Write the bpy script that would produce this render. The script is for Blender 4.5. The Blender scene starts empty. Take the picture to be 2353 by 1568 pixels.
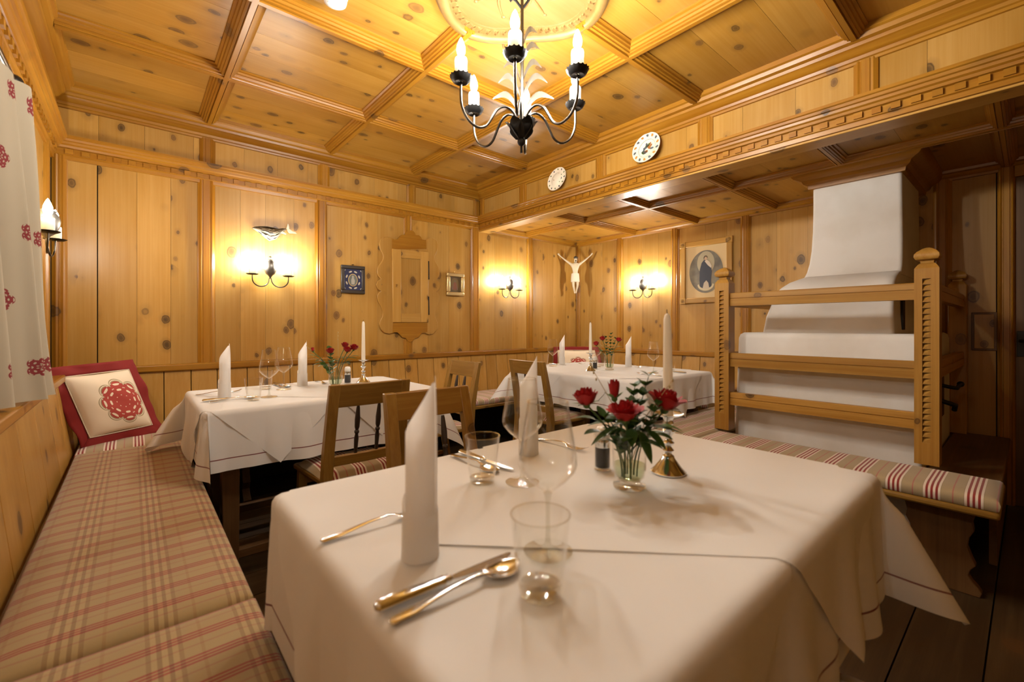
import bpy, math, random
from math import sin, cos, pi, radians, sqrt, atan2, hypot
from mathutils import Vector, Matrix

random.seed(7)
scene = bpy.context.scene
COL = scene.collection

# ------------------------------------------------------------------ camera, world, exposure
cam_data = bpy.data.cameras.new('camera')
cam = bpy.data.objects.new('camera', cam_data)
COL.objects.link(cam)
cam.location = (0, 0, 1.12)
cam.rotation_euler = (radians(90), 0, radians(-40.5))
cam_data.sensor_width = 36
cam_data.lens = 1020 / 2353 * 36
cam_data.shift_y = -34 / 2353
cam_data.clip_start = 0.02
cam_data.dof.use_dof = True
cam_data.dof.focus_distance = 3.0
cam_data.dof.aperture_fstop = 3.2
scene.camera = cam

world = bpy.data.worlds.new('night')
scene.world = world
world.use_nodes = True
world.node_tree.nodes['Background'].inputs[0].default_value = (0.002, 0.002, 0.003, 1)
world.node_tree.nodes['Background'].inputs[1].default_value = 1.0

scene.view_settings.view_transform = 'Standard'
scene.view_settings.look = 'None'
scene.view_settings.gamma = 1
scene.view_settings.use_curve_mapping = False
scene.view_settings.exposure = 0.14
BULB = 1050.0           # radiance of the chandelier bulbs
SCONCE = 720.0          # radiance of the wall sconce bulbs

# ------------------------------------------------------------------ room measures (metres)
XL, XR, YB, YF = -0.36, 4.2, 3.68, -1.7
XS = 2.70               # face of the soffit above the niche
ZC, ZN = 2.53, 2.16     # main and niche ceiling panels

# ------------------------------------------------------------------ mesh builder
class MB:
    def __init__(s):
        s.v = []; s.f = []; s.uv = {}
    def add(s, vs, fs):
        o = len(s.v)
        s.v += [tuple(p) for p in vs]
        s.f += [tuple(i + o for i in f) for f in fs]
        return s
    def box(s, x0, x1, y0, y1, z0, z1):
        vs = [(x, y, z) for z in (z0, z1) for y in (y0, y1) for x in (x0, x1)]
        return s.add(vs, [(0,2,3,1),(4,5,7,6),(0,1,5,4),(2,6,7,3),(0,4,6,2),(1,3,7,5)])
    def prism(s, pts, axis, a0, a1):
        # pts: 2d outline in the two axes other than `axis` (x:(y,z) y:(x,z) z:(x,y))
        n = len(pts)
        def P(p, a):
            return {'x': (a, p[0], p[1]), 'y': (p[0], a, p[1]), 'z': (p[0], p[1], a)}[axis]
        vs = [P(p, a0) for p in pts] + [P(p, a1) for p in pts]
        fs = [tuple(range(n)), tuple(range(2*n-1, n-1, -1))]
        fs += [(i, n+i, n+(i+1) % n, (i+1) % n) for i in range(n)]
        return s.add(vs, fs)
    def loft(s, secs, cap=True, closed=False):
        n = len(secs[0]); vs = []; fs = []
        for q in secs: vs += list(q)
        m = len(secs)
        for j in range(m if closed else m-1):
            k = (j+1) % m
            for i in range(n):
                fs.append((j*n+i, j*n+(i+1) % n, k*n+(i+1) % n, k*n+i))
        if cap and not closed:
            fs.append(tuple(range(n-1, -1, -1))); fs.append(tuple((m-1)*n+i for i in range(n)))
        return s.add(vs, fs)
    def tube(s, path, r, n=8, cap=True, closed=False):
        path = [Vector(p) for p in path]; m = len(path)
        rs = r if isinstance(r, (list, tuple)) else [r]*m
        secs = []; up = None
        for i, p in enumerate(path):
            if closed: t = path[(i+1) % m]-path[i-1]
            else: t = path[min(i+1, m-1)]-path[max(i-1, 0)]
            t.normalize()
            if up is None:
                up = Vector((0,0,1)) if abs(t.z) < .9 else Vector((1,0,0))
            a = t.cross(up); a.normalize(); b = a.cross(t); up = b
            secs.append([p + (a*cos(2*pi*k/n)+b*sin(2*pi*k/n))*rs[i] for k in range(n)])
        return s.loft(secs, cap, closed)
    def lathe(s, prof, n=24, c=(0,0,0), flute=0.0, fn=12):
        vs = []; fs = []; m = len(prof)
        for r, z in prof:
            for k in range(n):
                a = 2*pi*k/n
                rr = r*(1+flute*cos(fn*a)*(1 if r > .7*max(p[0] for p in prof) else 0)) if flute else r
                vs.append((c[0]+rr*cos(a), c[1]+rr*sin(a), c[2]+z))
        for j in range(m-1):
            for k in range(n):
                fs.append((j*n+k, j*n+(k+1) % n, (j+1)*n+(k+1) % n, (j+1)*n+k))
        if prof[0][0] > 1e-6: fs.append(tuple(range(n-1, -1, -1)))
        if prof[-1][0] > 1e-6: fs.append(tuple((m-1)*n+k for k in range(n)))
        return s.add(vs, fs)
    def grid(s, P, ni, nj, UV=None):
        o = len(s.v)
        for i in range(ni+1):
            for j in range(nj+1):
                s.v.append(tuple(P(i/ni, j/nj)))
                if UV: s.uv[len(s.v)-1] = UV(i/ni, j/nj)
        for i in range(ni):
            for j in range(nj):
                a = o+i*(nj+1)+j
                s.f.append((a, a+nj+1, a+nj+2, a+1))
        return s
    def ball(s, c, r, n=10, m=7, sz=1.0):
        return s.lathe([(max(r*sin(pi*j/m), 1e-7), -r*sz*cos(pi*j/m)) for j in range(m+1)], n, c)
    def build(s, name, mat, parent=None, smooth=None, bevel=0, seg=2, solid=0):
        me = bpy.data.meshes.new(name)
        me.from_pydata(s.v, [], s.f)
        if s.uv:
            lay = me.uv_layers.new(name='uv')
            for l in me.loops:
                lay.data[l.index].uv = s.uv.get(l.vertex_index, (0, 0))
        me.materials.append(mat)
        o = bpy.data.objects.new(name, me)
        COL.objects.link(o)
        if parent: o.parent = parent
        if smooth is not None:
            me.polygons.foreach_set('use_smooth', [True]*len(me.polygons))
            if smooth < 179: me.set_sharp_from_angle(angle=radians(smooth))
        if bevel:
            b = o.modifiers.new('edge', 'BEVEL'); b.width = bevel; b.segments = seg; b.limit_method = 'ANGLE'
            b.angle_limit = radians(40)
            if smooth is None:
                me.polygons.foreach_set('use_smooth', [True]*len(me.polygons)); me.set_sharp_from_angle(angle=radians(50))
        if solid:
            m = o.modifiers.new('thick', 'SOLIDIFY'); m.thickness = solid; m.offset = 0
        me.update()
        return o

def tag(o, label=None, cat=None, group=None, kind=None):
    if label: o['label'] = label
    if cat: o['category'] = cat
    if group: o['group'] = group
    if kind: o['kind'] = kind
    return o
def thing(name, label, cat, loc=(0,0,0), rz=0, group=None):
    o = bpy.data.objects.new(name, None); COL.objects.link(o)
    o.empty_display_size = .05
    o.location = loc; o.rotation_euler = (0, 0, rz)
    return tag(o, label, cat, group)
def dup(root, loc, rz=0, label=None, group=None):
    r = root.copy(); COL.objects.link(r); r.location = loc; r.rotation_euler = (0, 0, rz)
    if label: r['label'] = label
    if group: r['group'] = group
    for ch in list(root.children):
        c = ch.copy(); COL.objects.link(c); c.parent = r
        for g in ch.children:
            d = g.copy(); COL.objects.link(d); d.parent = c
    return r
def inst(o, loc, parent, scale=None, rot=None):
    c = o.copy(); COL.objects.link(c); c.parent = parent; c.location = loc
    if scale: c.scale = scale
    if rot: c.rotation_euler = rot
    return c
def lerp(a, b, t): return a+(b-a)*t
def sstep(t):
    t = max(0, min(1, t)); return t*t*(3-2*t)

# ------------------------------------------------------------------ materials
def newmat(name):
    m = bpy.data.materials.new(name); m.use_nodes = True
    return m, m.node_tree, m.node_tree.nodes['Principled BSDF']
def N(nt, typ, **kw):
    n = nt.nodes.new(typ)
    for k, v in kw.items(): setattr(n, k, v)
    return n
def math_(nt, op, a, b=None, c=None):
    n = nt.nodes.new('ShaderNodeMath'); n.operation = op
    for i, x in enumerate((a, b, c)):
        if x is None: continue
        if isinstance(x, (int, float)): n.inputs[i].default_value = x
        else: nt.links.new(x, n.inputs[i])
    return n.outputs[0]
def mixc(nt, f, a, b, mode='MIX'):
    n = nt.nodes.new('ShaderNodeMix'); n.data_type = 'RGBA'; n.blend_type = mode
    for i, x in ((0, f), (6, a), (7, b)):
        if isinstance(x, (int, float)): n.inputs[i].default_value = x
        elif isinstance(x, tuple): n.inputs[i].default_value = (*x, 1) if len(x) == 3 else x
        else: nt.links.new(x, n.inputs[i])
    return n.outputs[2]
def ramp(nt, fac, stops, mode='LINEAR'):
    n = nt.nodes.new('ShaderNodeValToRGB'); cr = n.color_ramp; cr.interpolation = mode
    while len(cr.elements) < len(stops): cr.elements.new(.5)
    for e, (p, c) in zip(cr.elements, stops):
        e.position = p; e.color = (c, c, c, 1) if isinstance(c, (int, float)) else (*c, 1)
    nt.links.new(fac, n.inputs[0])
    return n.outputs[0]
def simple(name, col, rough=.5, metal=0, **kw):
    m, nt, b = newmat(name)
    b.inputs['Base Color'].default_value = (*col, 1)
    b.inputs['Roughness'].default_value = rough
    b.inputs['Metallic'].default_value = metal
    for k, v in kw.items(): b.inputs[k].default_value = v
    return m
def wood(name, axis, light, dark, knots=1.0, kscale=8.5, rough=.36, gstr=1.0):
    """knotty wood, grain along `axis`"""
    m, nt, b = newmat(name); L = nt.links.new
    tc = N(nt, 'ShaderNodeTexCoord'); oi = N(nt, 'ShaderNodeObjectInfo')
    off = N(nt, 'ShaderNodeVectorMath', operation='SCALE'); off.inputs[0].default_value = (13.1, 17.7, 29.3)
    L(oi.outputs['Random'], off.inputs['Scale'])
    add = N(nt, 'ShaderNodeVectorMath', operation='ADD')
    L(tc.outputs['Object'], add.inputs[0]); L(off.outputs[0], add.inputs[1])
    def scaled(along, across):
        mp = N(nt, 'ShaderNodeMapping')
        mp.inputs['Scale'].default_value = tuple(along if a == axis else across for a in 'xyz')
        L(add.outputs[0], mp.inputs[0]); return mp.outputs[0]
    g1 = N(nt, 'ShaderNodeTexNoise'); g1.inputs['Scale'].default_value = 1; g1.inputs['Detail'].default_value = 5
    g1.inputs['Roughness'].default_value = .65; g1.inputs['Distortion'].default_value = .4
    L(scaled(1.2, 55), g1.inputs['Vector'])
    g2 = N(nt, 'ShaderNodeTexNoise'); g2.inputs['Scale'].default_value = 1; g2.inputs['Detail'].default_value = 3
    L(scaled(1.5, 6), g2.inputs['Vector'])
    f = math_(nt, 'MULTIPLY_ADD', g1.outputs[0], .55*gstr, math_(nt, 'MULTIPLY', g2.outputs[0], .55))
    col = mixc(nt, ramp(nt, f, [(.33, 0), (.72, 1)]), light, dark)
    # board to board tone
    tone = math_(nt, 'MULTIPLY_ADD', oi.outputs['Random'], .22, .89)
    hs = N(nt, 'ShaderNodeHueSaturation'); L(col, hs.inputs['Color']); L(tone, hs.inputs['Value'])
    col = hs.outputs[0]
    if knots:
        wob = N(nt, 'ShaderNodeTexNoise'); wob.inputs['Scale'].default_value = 22; wob.inputs['Detail'].default_value = 2
        L(add.outputs[0], wob.inputs['Vector'])
        wsc = N(nt, 'ShaderNodeVectorMath', operation='SCALE'); wsc.inputs['Scale'].default_value = .014
        L(wob.outputs['Color'], wsc.inputs[0])
        ad2 = N(nt, 'ShaderNodeVectorMath', operation='ADD'); L(scaled(.72, 1), ad2.inputs[0]); L(wsc.outputs[0], ad2.inputs[1])
        vo = N(nt, 'ShaderNodeTexVoronoi'); vo.inputs['Scale'].default_value = kscale
        L(ad2.outputs[0], vo.inputs['Vector'])
        sep = N(nt, 'ShaderNodeSeparateColor'); L(vo.outputs['Color'], sep.inputs[0])
        size = math_(nt, 'MULTIPLY_ADD', math_(nt, 'POWER', sep.outputs[0], 1.5), .18*knots, .085)
        q = math_(nt, 'DIVIDE', vo.outputs['Distance'], size)
        kf = ramp(nt, math_(nt, 'MULTIPLY', q, .25), [(0, .95), (.14, .8), (.19, .62), (.235, .9), (.27, .25), (.5, 0)])
        # some knots are pale, some nearly black
        kc = mixc(nt, sep.outputs[1], (.028, .015, .006), (.13, .060, .018))
        keep = ramp(nt, sep.outputs[2], [(.12, 0), (.17, 1)])
        col = mixc(nt, math_(nt, 'MULTIPLY', kf, keep), col, kc)
    L(col, b.inputs['Base Color'])
    b.inputs['Roughness'].default_value = rough
    b.inputs['Specular IOR Level'].default_value = .32
    bp = N(nt, 'ShaderNodeBump'); bp.inputs['Strength'].default_value = .06; bp.inputs['Distance'].default_value = .002
    L(g1.outputs[0], bp.inputs['Height']); L(bp.outputs[0], b.inputs['Normal'])
    return m
PL, PD = (.455, .262, .070), (.355, .175, .025)
TL, TD = (.37, .175, .016), (.255, .098, .006)
pine = {a: wood('pine '+a, a, PL, PD) for a in 'xyz'}
pine_ceil = [wood('dimmed ceiling pine', 'x', (.40, .215, .042), (.31, .140, .013)), wood('dimmed ceiling pine small knots', 'x', (.385, .20, .038), (.30, .135, .012), .9, 9)]  # same pine as the walls, the ceiling's dimness put into deeper colours
pine_fine = {a: wood('pine small knots '+a, a, (.44, .245, .062), (.34, .165, .022), .8, 8.5) for a in 'xyz'}
trimw = {a: wood('pine moulding '+a, a, TL, TD, .45, 5, .33, 1.2) for a in 'xyz'}
oak = {a: wood('honey wood '+a, a, (.34, .195, .042), (.22, .110, .018), .5, 5, .34, 1.3) for a in 'xyz'}
railw = {a: wood('rail wood '+a, a, (.43, .235, .05), (.29, .135, .02), .7, 6, .36, 1.3) for a in 'xyz'}
floorw = wood('old floor boards', 'x', (.105, .062, .024), (.055, .03, .011), 1.0, 4.5, .45, 1.4)
darkw = {a: wood('dark bench wood '+a, a, (.17, .085, .028), (.09, .042, .013), .6, 5, .45) for a in 'xyz'}
spindlew = simple('dark turned wood', (.035, .022, .014), .38)
gapm = simple('shadow gap', (.02, .011, .004), .9)

def plaster_mat():
    m, nt, b = newmat('lime plaster')
    tc = N(nt, 'ShaderNodeTexCoord')
    n1 = N(nt, 'ShaderNodeTexNoise'); n1.inputs['Scale'].default_value = 3.5; n1.inputs['Detail'].default_value = 6
    nt.links.new(tc.outputs['Object'], n1.inputs['Vector'])
    n2 = N(nt, 'ShaderNodeTexNoise'); n2.inputs['Scale'].default_value = 60; n2.inputs['Detail'].default_value = 4
    nt.links.new(tc.outputs['Object'], n2.inputs['Vector'])
    c = mixc(nt, ramp(nt, n1.outputs[0], [(.42, 0), (.75, 1)]), (.64, .61, .56), (.55, .50, .43))
    nt.links.new(c, b.inputs['Base Color'])
    b.inputs['Roughness'].default_value = .8
    bp = N(nt, 'ShaderNodeBump'); bp.inputs['Strength'].default_value = .25; bp.inputs['Distance'].default_value = .004
    nt.links.new(math_(nt, 'MULTIPLY_ADD', n2.outputs[0], .25, n1.outputs[0]), bp.inputs['Height'])
    nt.links.new(bp.outputs[0], b.inputs['Normal'])
    return m
plaster = plaster_mat()

def translucent(nt, b, k, col):
    t = N(nt, 'ShaderNodeBsdfTranslucent'); t.inputs[0].default_value = (*col, 1)
    mx = N(nt, 'ShaderNodeMixShader'); mx.inputs[0].default_value = k
    out = next(n for n in nt.nodes if n.type == 'OUTPUT_MATERIAL')
    nt.links.new(b.outputs[0], mx.inputs[1]); nt.links.new(t.outputs[0], mx.inputs[2]); nt.links.new(mx.outputs[0], out.inputs[0])
def glow_through(m, k, col):
    nt = m.node_tree; translucent(nt, nt.nodes['Principled BSDF'], k, col); return m
def linen(name, red=False, base=(.86, .84, .80), k_through=.25):
    m, nt, b = newmat(name); L = nt.links.new
    tc = N(nt, 'ShaderNodeTexCoord')
    no = N(nt, 'ShaderNodeTexNoise'); no.inputs['Scale'].default_value = 9; no.inputs['Detail'].default_value = 4
    L(tc.outputs['Object'], no.inputs['Vector'])
    col = mixc(nt, no.outputs[0], base, tuple(c*.95 for c in base))
    if red:
        uv = N(nt, 'ShaderNodeUVMap'); uv.uv_map = 'uv'
        sp = N(nt, 'ShaderNodeSeparateXYZ'); L(uv.outputs[0], sp.inputs[0])
        d = math_(nt, 'MINIMUM', sp.outputs[0], sp.outputs[1])
        ln = math_(nt, 'LESS_THAN', math_(nt, 'ABSOLUTE', math_(nt, 'SUBTRACT', d, .052)), .0021)
        col = mixc(nt, ln, col, (.20, .012, .016))
    L(col, b.inputs['Base Color'])
    b.inputs['Roughness'].default_value = .75
    translucent(nt, b, k_through, base)
    bp = N(nt, 'ShaderNodeBump'); bp.inputs['Strength'].default_value = .12; bp.inputs['Distance'].default_value = .004
    L(no.outputs[0], bp.inputs['Height']); L(bp.outputs[0], b.inputs['Normal'])
    return m
CLOTHS = 1
cloth_red = linen('white linen with red line', True)
cloth_plain = linen('white linen')
napkin_m = linen('napkin linen', base=(.90, .88, .85), k_through=.5)

BEIGE = (.38, .29, .16); CREAM = (.72, .62, .50); RED = (.26, .022, .014); PINK = (.40, .15, .11)
def stripes(name, axis, period=.118, off=0.0, plaid=False):
    """woven ticking: groups of red and cream stripes across `axis`; plaid adds thin red checks"""
    m, nt, b = newmat(name); L = nt.links.new
    tc = N(nt, 'ShaderNodeTexCoord'); sp = N(nt, 'ShaderNodeSeparateXYZ'); L(tc.outputs['Object'], sp.inputs[0])
    ax = {'x': 0, 'y': 1, 'z': 2}
    u = sp.outputs[ax[axis]]; w = sp.outputs[1 if axis == 'x' else 0]
    fr = lambda s, p, o: math_(nt, 'FRACT', math_(nt, 'ADD', math_(nt, 'DIVIDE', s, p), o+20))
    if not plaid:
        st = []; x = 0
        for c, wd in ((CREAM, .055), (RED, .065), (CREAM, .06), (RED, .065), (CREAM, .06), (RED, .065), (CREAM, .06),
                      ((.27, .19, .10), .012), (BEIGE, .24), (PINK, .035), (BEIGE, .27), ((.27, .19, .10), .013)):
            st.append((x, c)); x += wd
        col = ramp(nt, fr(u, period, off), st, 'CONSTANT')
    else:
        BG, PK, SR = (.345, .245, .105), (.325, .175, .085), (.29, .060, .032)
        s1 = [(0, BG), (.10, PK), (.16, BG), (.42, SR), (.49, BG), (.535, SR), (.605, BG), (.65, SR), (.72, BG)]
        c1 = ramp(nt, fr(u, .083, off), s1, 'CONSTANT')
        mlt = [(0, 1.0), (.30, .80), (.35, 1.12), (.41, .76), (.46, 1.12), (.52, .76), (.57, 1.1), (.63, .80), (.68, 1.0), (.86, .92), (.90, 1.0)]
        s2 = [(p, (v, v*(.90 if v < 1 else 1), v*(.84 if v < 1 else 1))) for p, v in mlt]
        c2 = ramp(nt, fr(w, .152, .18), s2, 'CONSTANT')
        col = mixc(nt, 1.0, c1, c2, 'MULTIPLY')
    we = N(nt, 'ShaderNodeTexNoise'); we.inputs['Scale'].default_value = 350; L(tc.outputs['Object'], we.inputs['Vector'])
    col = mixc(nt, .12, col, we.outputs[0], 'MULTIPLY')
    L(col, b.inputs['Base Color']); b.inputs['Roughness'].default_value = .85; b.inputs['Sheen Weight'].default_value = .2
    return m
fab_y = stripes('striped ticking across y', 'y')
fab_x = stripes('striped ticking across x', 'x')
fab_plaid = stripes('plaid wool', 'y', plaid=True)
fab_pad = stripes('striped chair pad', 'x', .125, .3)
for nt in (fab_pad.node_tree,):
    pass

def print_mat(name, base, ink, mode):
    """printed cotton: mode 'mandala' one rosette around uv (0,0) in units of its radius; 'crest' a repeat in metres"""
    m, nt, b = newmat(name); L = nt.links.new
    uv = N(nt, 'ShaderNodeUVMap'); uv.uv_map = 'uv'
    sp = N(nt, 'ShaderNodeSeparateXYZ'); L(uv.outputs[0], sp.inputs[0])
    if mode == 'mandala':
        x, y = sp.outputs[0], sp.outputs[1]
    else:
        PX, PY, RR = .17, .21, .034
        row = math_(nt, 'FLOOR', math_(nt, 'DIVIDE', sp.outputs[1], PY))
        shx = math_(nt, 'MULTIPLY', math_(nt, 'MODULO', row, 2.0), .5)
        x = math_(nt, 'DIVIDE', math_(nt, 'MULTIPLY', math_(nt, 'SUBTRACT', math_(nt, 'FRACT', math_(nt, 'ADD', math_(nt, 'DIVIDE', sp.outputs[0], PX), shx)), .5), PX), RR)
        y = math_(nt, 'DIVIDE', math_(nt, 'MULTIPLY', math_(nt, 'SUBTRACT', math_(nt, 'FRACT', math_(nt, 'DIVIDE', sp.outputs[1], PY)), .5), PY), RR)
    r = math_(nt, 'SQRT', math_(nt, 'ADD', math_(nt, 'MULTIPLY', x, x), math_(nt, 'MULTIPLY', y, y)))
    th = math_(nt, 'ARCTAN2', y, x)
    k = 4.0 if mode == 'mandala' else 2.5
    lob = math_(nt, 'ABSOLUTE', math_(nt, 'COSINE', math_(nt, 'MULTIPLY', th, k)))
    edge = math_(nt, 'MULTIPLY_ADD', math_(nt, 'POWER', lob, .6), .22 if mode == 'mandala' else .38, .80 if mode == 'mandala' else .62)
    q = math_(nt, 'DIVIDE', r, edge)
    inside = math_(nt, 'LESS_THAN', q, 1.0)
    p1 = math_(nt, 'MULTIPLY', math_(nt, 'SINE', math_(nt, 'MULTIPLY', r, 24 if mode == 'mandala' else 15)), math_(nt, 'COSINE', math_(nt, 'MULTIPLY', th, 8.0)))
    p2 = math_(nt, 'SINE', math_(nt, 'MULTIPLY_ADD', q, 19, math_(nt, 'MULTIPLY', lob, 4.0)))
    pat = math_(nt, 'LESS_THAN', math_(nt, 'ADD', p1, math_(nt, 'MULTIPLY', p2, .6)), .62)
    col = mixc(nt, math_(nt, 'MULTIPLY', inside, pat), base, ink)
    if mode == 'mandala':
        ring = math_(nt, 'LESS_THAN', math_(nt, 'ABSOLUTE', math_(nt, 'SUBTRACT', q, 1.10)), .022)
        ring2 = math_(nt, 'LESS_THAN', math_(nt, 'ABSOLUTE', math_(nt, 'SUBTRACT', q, 1.02)), .02)
        col = mixc(nt, math_(nt, 'MAXIMUM', ring, ring2), col, (.30, .24, .13))
    L(col, b.inputs['Base Color']); b.inputs['Roughness'].default_value = .85
    return m
pillow_print = print_mat('cream cotton with red rosette', (.72, .60, .43), (.36, .045, .03), 'mandala')
curtain_m = print_mat('curtain cotton with red crests', (.38, .32, .225), (.19, .02, .02), 'crest')
velvet = simple('red velvet', (.19, .006, .003), .85, 0)
iron = simple('black wrought iron', (.016, .015, .014), .42, .6)
steel_dark = simple('burnished iron rod', (.10, .09, .075), .3, 1)
pewter = simple('brushed pewter', (.26, .25, .22), .42, 1)
silver = simple('polished silver', (.74, .77, .80), .14, 1)
brass = simple('brass', (.65, .42, .15), .3, 1)
gilt = simple('gilded frame', (.62, .47, .22), .35, .85)
wax = glow_through(simple('candle wax', (.88, .83, .72), .4), .35, (.9, .84, .72))
sleeve = glow_through(simple('ivory candle sleeve', (.70, .62, .46), .45), .12, (.85, .74, .52))
white_plastic = simple('white plastic', (.82, .80, .75), .35)
wick = simple('wick', (.05, .04, .03), .9)
ceramic = simple('glazed earthenware', (.80, .72, .56), .15)
petal_m = simple('red rose petals', (.33, .002, .003), .6, 0)
leaf_m = glow_through(simple('dark green leaves', (.03, .075, .015), .45), .2, (.05, .12, .01))
leaf2_m = glow_through(simple('fresh green leaves', (.075, .14, .025), .45), .25, (.12, .22, .02))
stem_m = simple('green stems', (.07, .12, .03), .5)
twig_m = simple('pale dry twig', (.45, .36, .18), .7)
pepper_m = simple('peppercorns', (.02, .018, .016), .8)
ink_dark = simple('painted dark', (.03, .03, .045), .5)

def bulb_mat(power):
    m = bpy.data.materials.new('glowing bulb'); m.use_nodes = True; nt = m.node_tree
    nt.nodes.clear()
    e = N(nt, 'ShaderNodeEmission'); o = N(nt, 'ShaderNodeOutputMaterial')
    e.inputs[0].default_value = (1.0, .97, .90, 1); e.inputs[1].default_value = power
    nt.links.new(e.outputs[0], o.inputs[0]); return m
bulb_m = bulb_mat(BULB); bulb_w = bulb_mat(SCONCE); bulb_d = bulb_mat(SCONCE*.32); bulb_l = bulb_mat(SCONCE*.6)
def glass_mat(name, tint=(.985, .985, .975), r0=.020, k=.85, p=3.2):
    m = bpy.data.materials.new(name); m.use_nodes = True; nt = m.node_tree; nt.nodes.clear(); L = nt.links.new
    o = N(nt, 'ShaderNodeOutputMaterial'); mx = N(nt, 'ShaderNodeMixShader')
    t = N(nt, 'ShaderNodeBsdfTransparent'); t.inputs[0].default_value = (*tint, 1)
    g = N(nt, 'ShaderNodeBsdfGlossy'); g.inputs['Roughness'].default_value = .02; g.inputs[0].default_value = (1, 1, 1, 1)
    lw = N(nt, 'ShaderNodeLayerWeight'); lw.inputs[0].default_value = .5
    f = math_(nt, 'MULTIPLY_ADD', math_(nt, 'POWER', lw.outputs['Facing'], p), k, r0)
    L(f, mx.inputs[0]); L(t.outputs[0], mx.inputs[1]); L(g.outputs[0], mx.inputs[2]); L(mx.outputs[0], o.inputs[0])
    return m
glass = glass_mat('clear glass')
glass_thick = glass_mat('thick glass base', (.93, .93, .90), .05, .8, 2.5)
water_m = glass_mat('water', (.80, .86, .72), .02, .5, 4)
import bmesh
def fix_normals(o):
    bm = bmesh.new(); bm.from_mesh(o.data); bmesh.ops.recalc_face_normals(bm, faces=bm.faces); bm.to_mesh(o.data); bm.free()
    return o

# ------------------------------------------------------------------ floor
fl = tag(MB().box(XL-.1, XR+.1, YF-.1, YB+.1, -.12, -.02).build('floor', gapm), 'old dark floorboards laid along the room', kind='structure')
y = YF
while y < YB:
    w = .2
    MB().box(XL, XR, y+.0025, min(y+w, YB)-.0025, -.03, 0).build('plank', floorw, fl)
    y += w
    if abs(y-.1) < .15: y = .165-.2 if y < .0 else y
# ------------------------------------------------------------------ walls as frames: u along the wall, d out into the room
class Wall:
    def __init__(s, obj, xy, ax):
        s.o = obj; s.xy = xy; s.ax = ax          # ax: world axis of u
    def plank(s, u0, u1, z0, z1, d0, d1, mat, name='plank', parent=None, bevel=0):
        a, b = s.xy(u0, d0), s.xy(u1, d1)
        return MB().box(min(a[0], b[0]), max(a[0], b[0]), min(a[1], b[1]), max(a[1], b[1]), z0, z1).build(name, mat, parent or s.o, bevel=bevel)
    def boards(s, u0, u1, z0, z1, d0, d1, mats, wmin=.15, wmax=.26, gap=.0012, seed=0, cuts=None):
        rnd = random.Random(seed); u = u0
        cs = list(cuts) if cuts else []
        if not cs:
            while u1-u > wmax*1.3:
                u += rnd.uniform(wmin, wmax); cs.append(u)
        ed = [u0]+cs+[u1]
        for k, (a, b) in enumerate(zip(ed, ed[1:])):
            g0 = gap if k == 1 else .0012; g1 = gap if k == 0 else .0012
            s.plank(a+g0/2, b-g1/2, z0, z1, d0, d1-rnd.uniform(0, .0008), mats[rnd.randrange(len(mats))])
    def vert(s, prof, z0, z1, mat, name, parent=None):
        m = MB().prism([s.xy(u, d) for u, d in prof], 'z', z0, z1)
        return fix_normals(m.build(name, mat, parent or s.o, smooth=35))
    def horiz(s, prof, u0, u1, mat, name, parent=None, m0=0, m1=0):
        # prof (d,z); m0/m1 mitre factors (u shifts with d)
        A = []; B = []
        for d, z in prof:
            A.append((*s.xy(u0+m0*d, d), z)); B.append((*s.xy(u1+m1*d, d), z))
        return fix_normals(MB().loft([A, B]).build(name, mat, parent or s.o, smooth=35))
def pil(u0, u1, t=.018, e=.012):
    """pilaster with stepped mouldings on both edges"""
    L_ = [(u0-e, -.002), (u0-e, .006), (u0-e*.4, .009), (u0, t*.75), (u0+.006, t), (u0+.013, t*.8), (u0+.017, t*.8), (u0+.020, t)]
    R_ = [(u1+u0-u, d) for u, d in reversed(L_)]
    return L_+R_
CORN = [(0, 2.095), (.012, 2.097), (.014, 2.118), (.022, 2.122), (.022, 2.156), (.036, 2.160), (.040, 2.172), (.050, 2.178),
        (.053, 2.190), (.062, 2.194), (.066, 2.206), (.074, 2.210), (.074, 2.224), (0, 2.224)]
CROWN = [(0, 2.398), (.010, 2.400), (.012, 2.412), (.020, 2.416), (.024, 2.430), (.040, 2.438), (.050, 2.456), (.062, 2.462), (.066, 2.476),
         (.086, 2.482), (.092, 2.500), (.104, 2.506), (.106, 2.535), (0, 2.535)]

W_back = Wall(tag(MB().box(XL-.1, XR+.1, YB+.015, YB+.12, 0, 2.7).build('wall_back', gapm), 'knotty pine panelled back wall', kind='structure'), lambda u, d: (u, YB-d), 'x')
W_left = Wall(tag(MB().box(XL-.12, XL-.015, YF, YB+.02, 0, 2.7).build('wall_left', gapm), 'pine panelled wall behind the curtain', kind='structure'), lambda u, d: (XL+d, u), 'y')
W_right = Wall(tag(MB().box(XR+.015, XR+.12, YF, YB+.02, 0, 2.7).build('wall_right', gapm), 'pine panelled wall behind the white stove', kind='structure'), lambda u, d: (XR-d, u), 'y')
W_front = Wall(tag(MB().box(XL-.1, XR+.1, YF-.12, YF-.015, 0, 2.7).build('wall_front', gapm), 'pine wall behind the camera', kind='structure'), lambda u, d: (u, YF+d), 'x')
W_soff = Wall(tag(MB().box(XS+.015, XS+.11, YF, YB, 2.10, 2.56).build('wall_soffit', gapm), 'pine panelled downstand between the high and the low ceiling', kind='structure'), lambda u, d: (XS-d, u), 'y')

def dentils(W, u0, u1, parent, z0=2.127, z1=2.155):
    proto = None; u = u0
    while u < u1:
        a = W.xy(0, .020); b = W.xy(.034, .032)
        if proto is None:
            proto = MB().box(min(a[0], b[0])-(0 if W.ax == 'x' else 0), max(a[0], b[0]), min(a[1], b[1]), max(a[1], b[1]), z0, z1).build('dentil', trimw[W.ax], parent)
            proto.location = (u, 0, 0) if W.ax == 'x' else (0, u, 0)
        else:
            inst(proto, (u, 0, 0) if W.ax == 'x' else (0, u, 0), parent)
        u += .07

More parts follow.
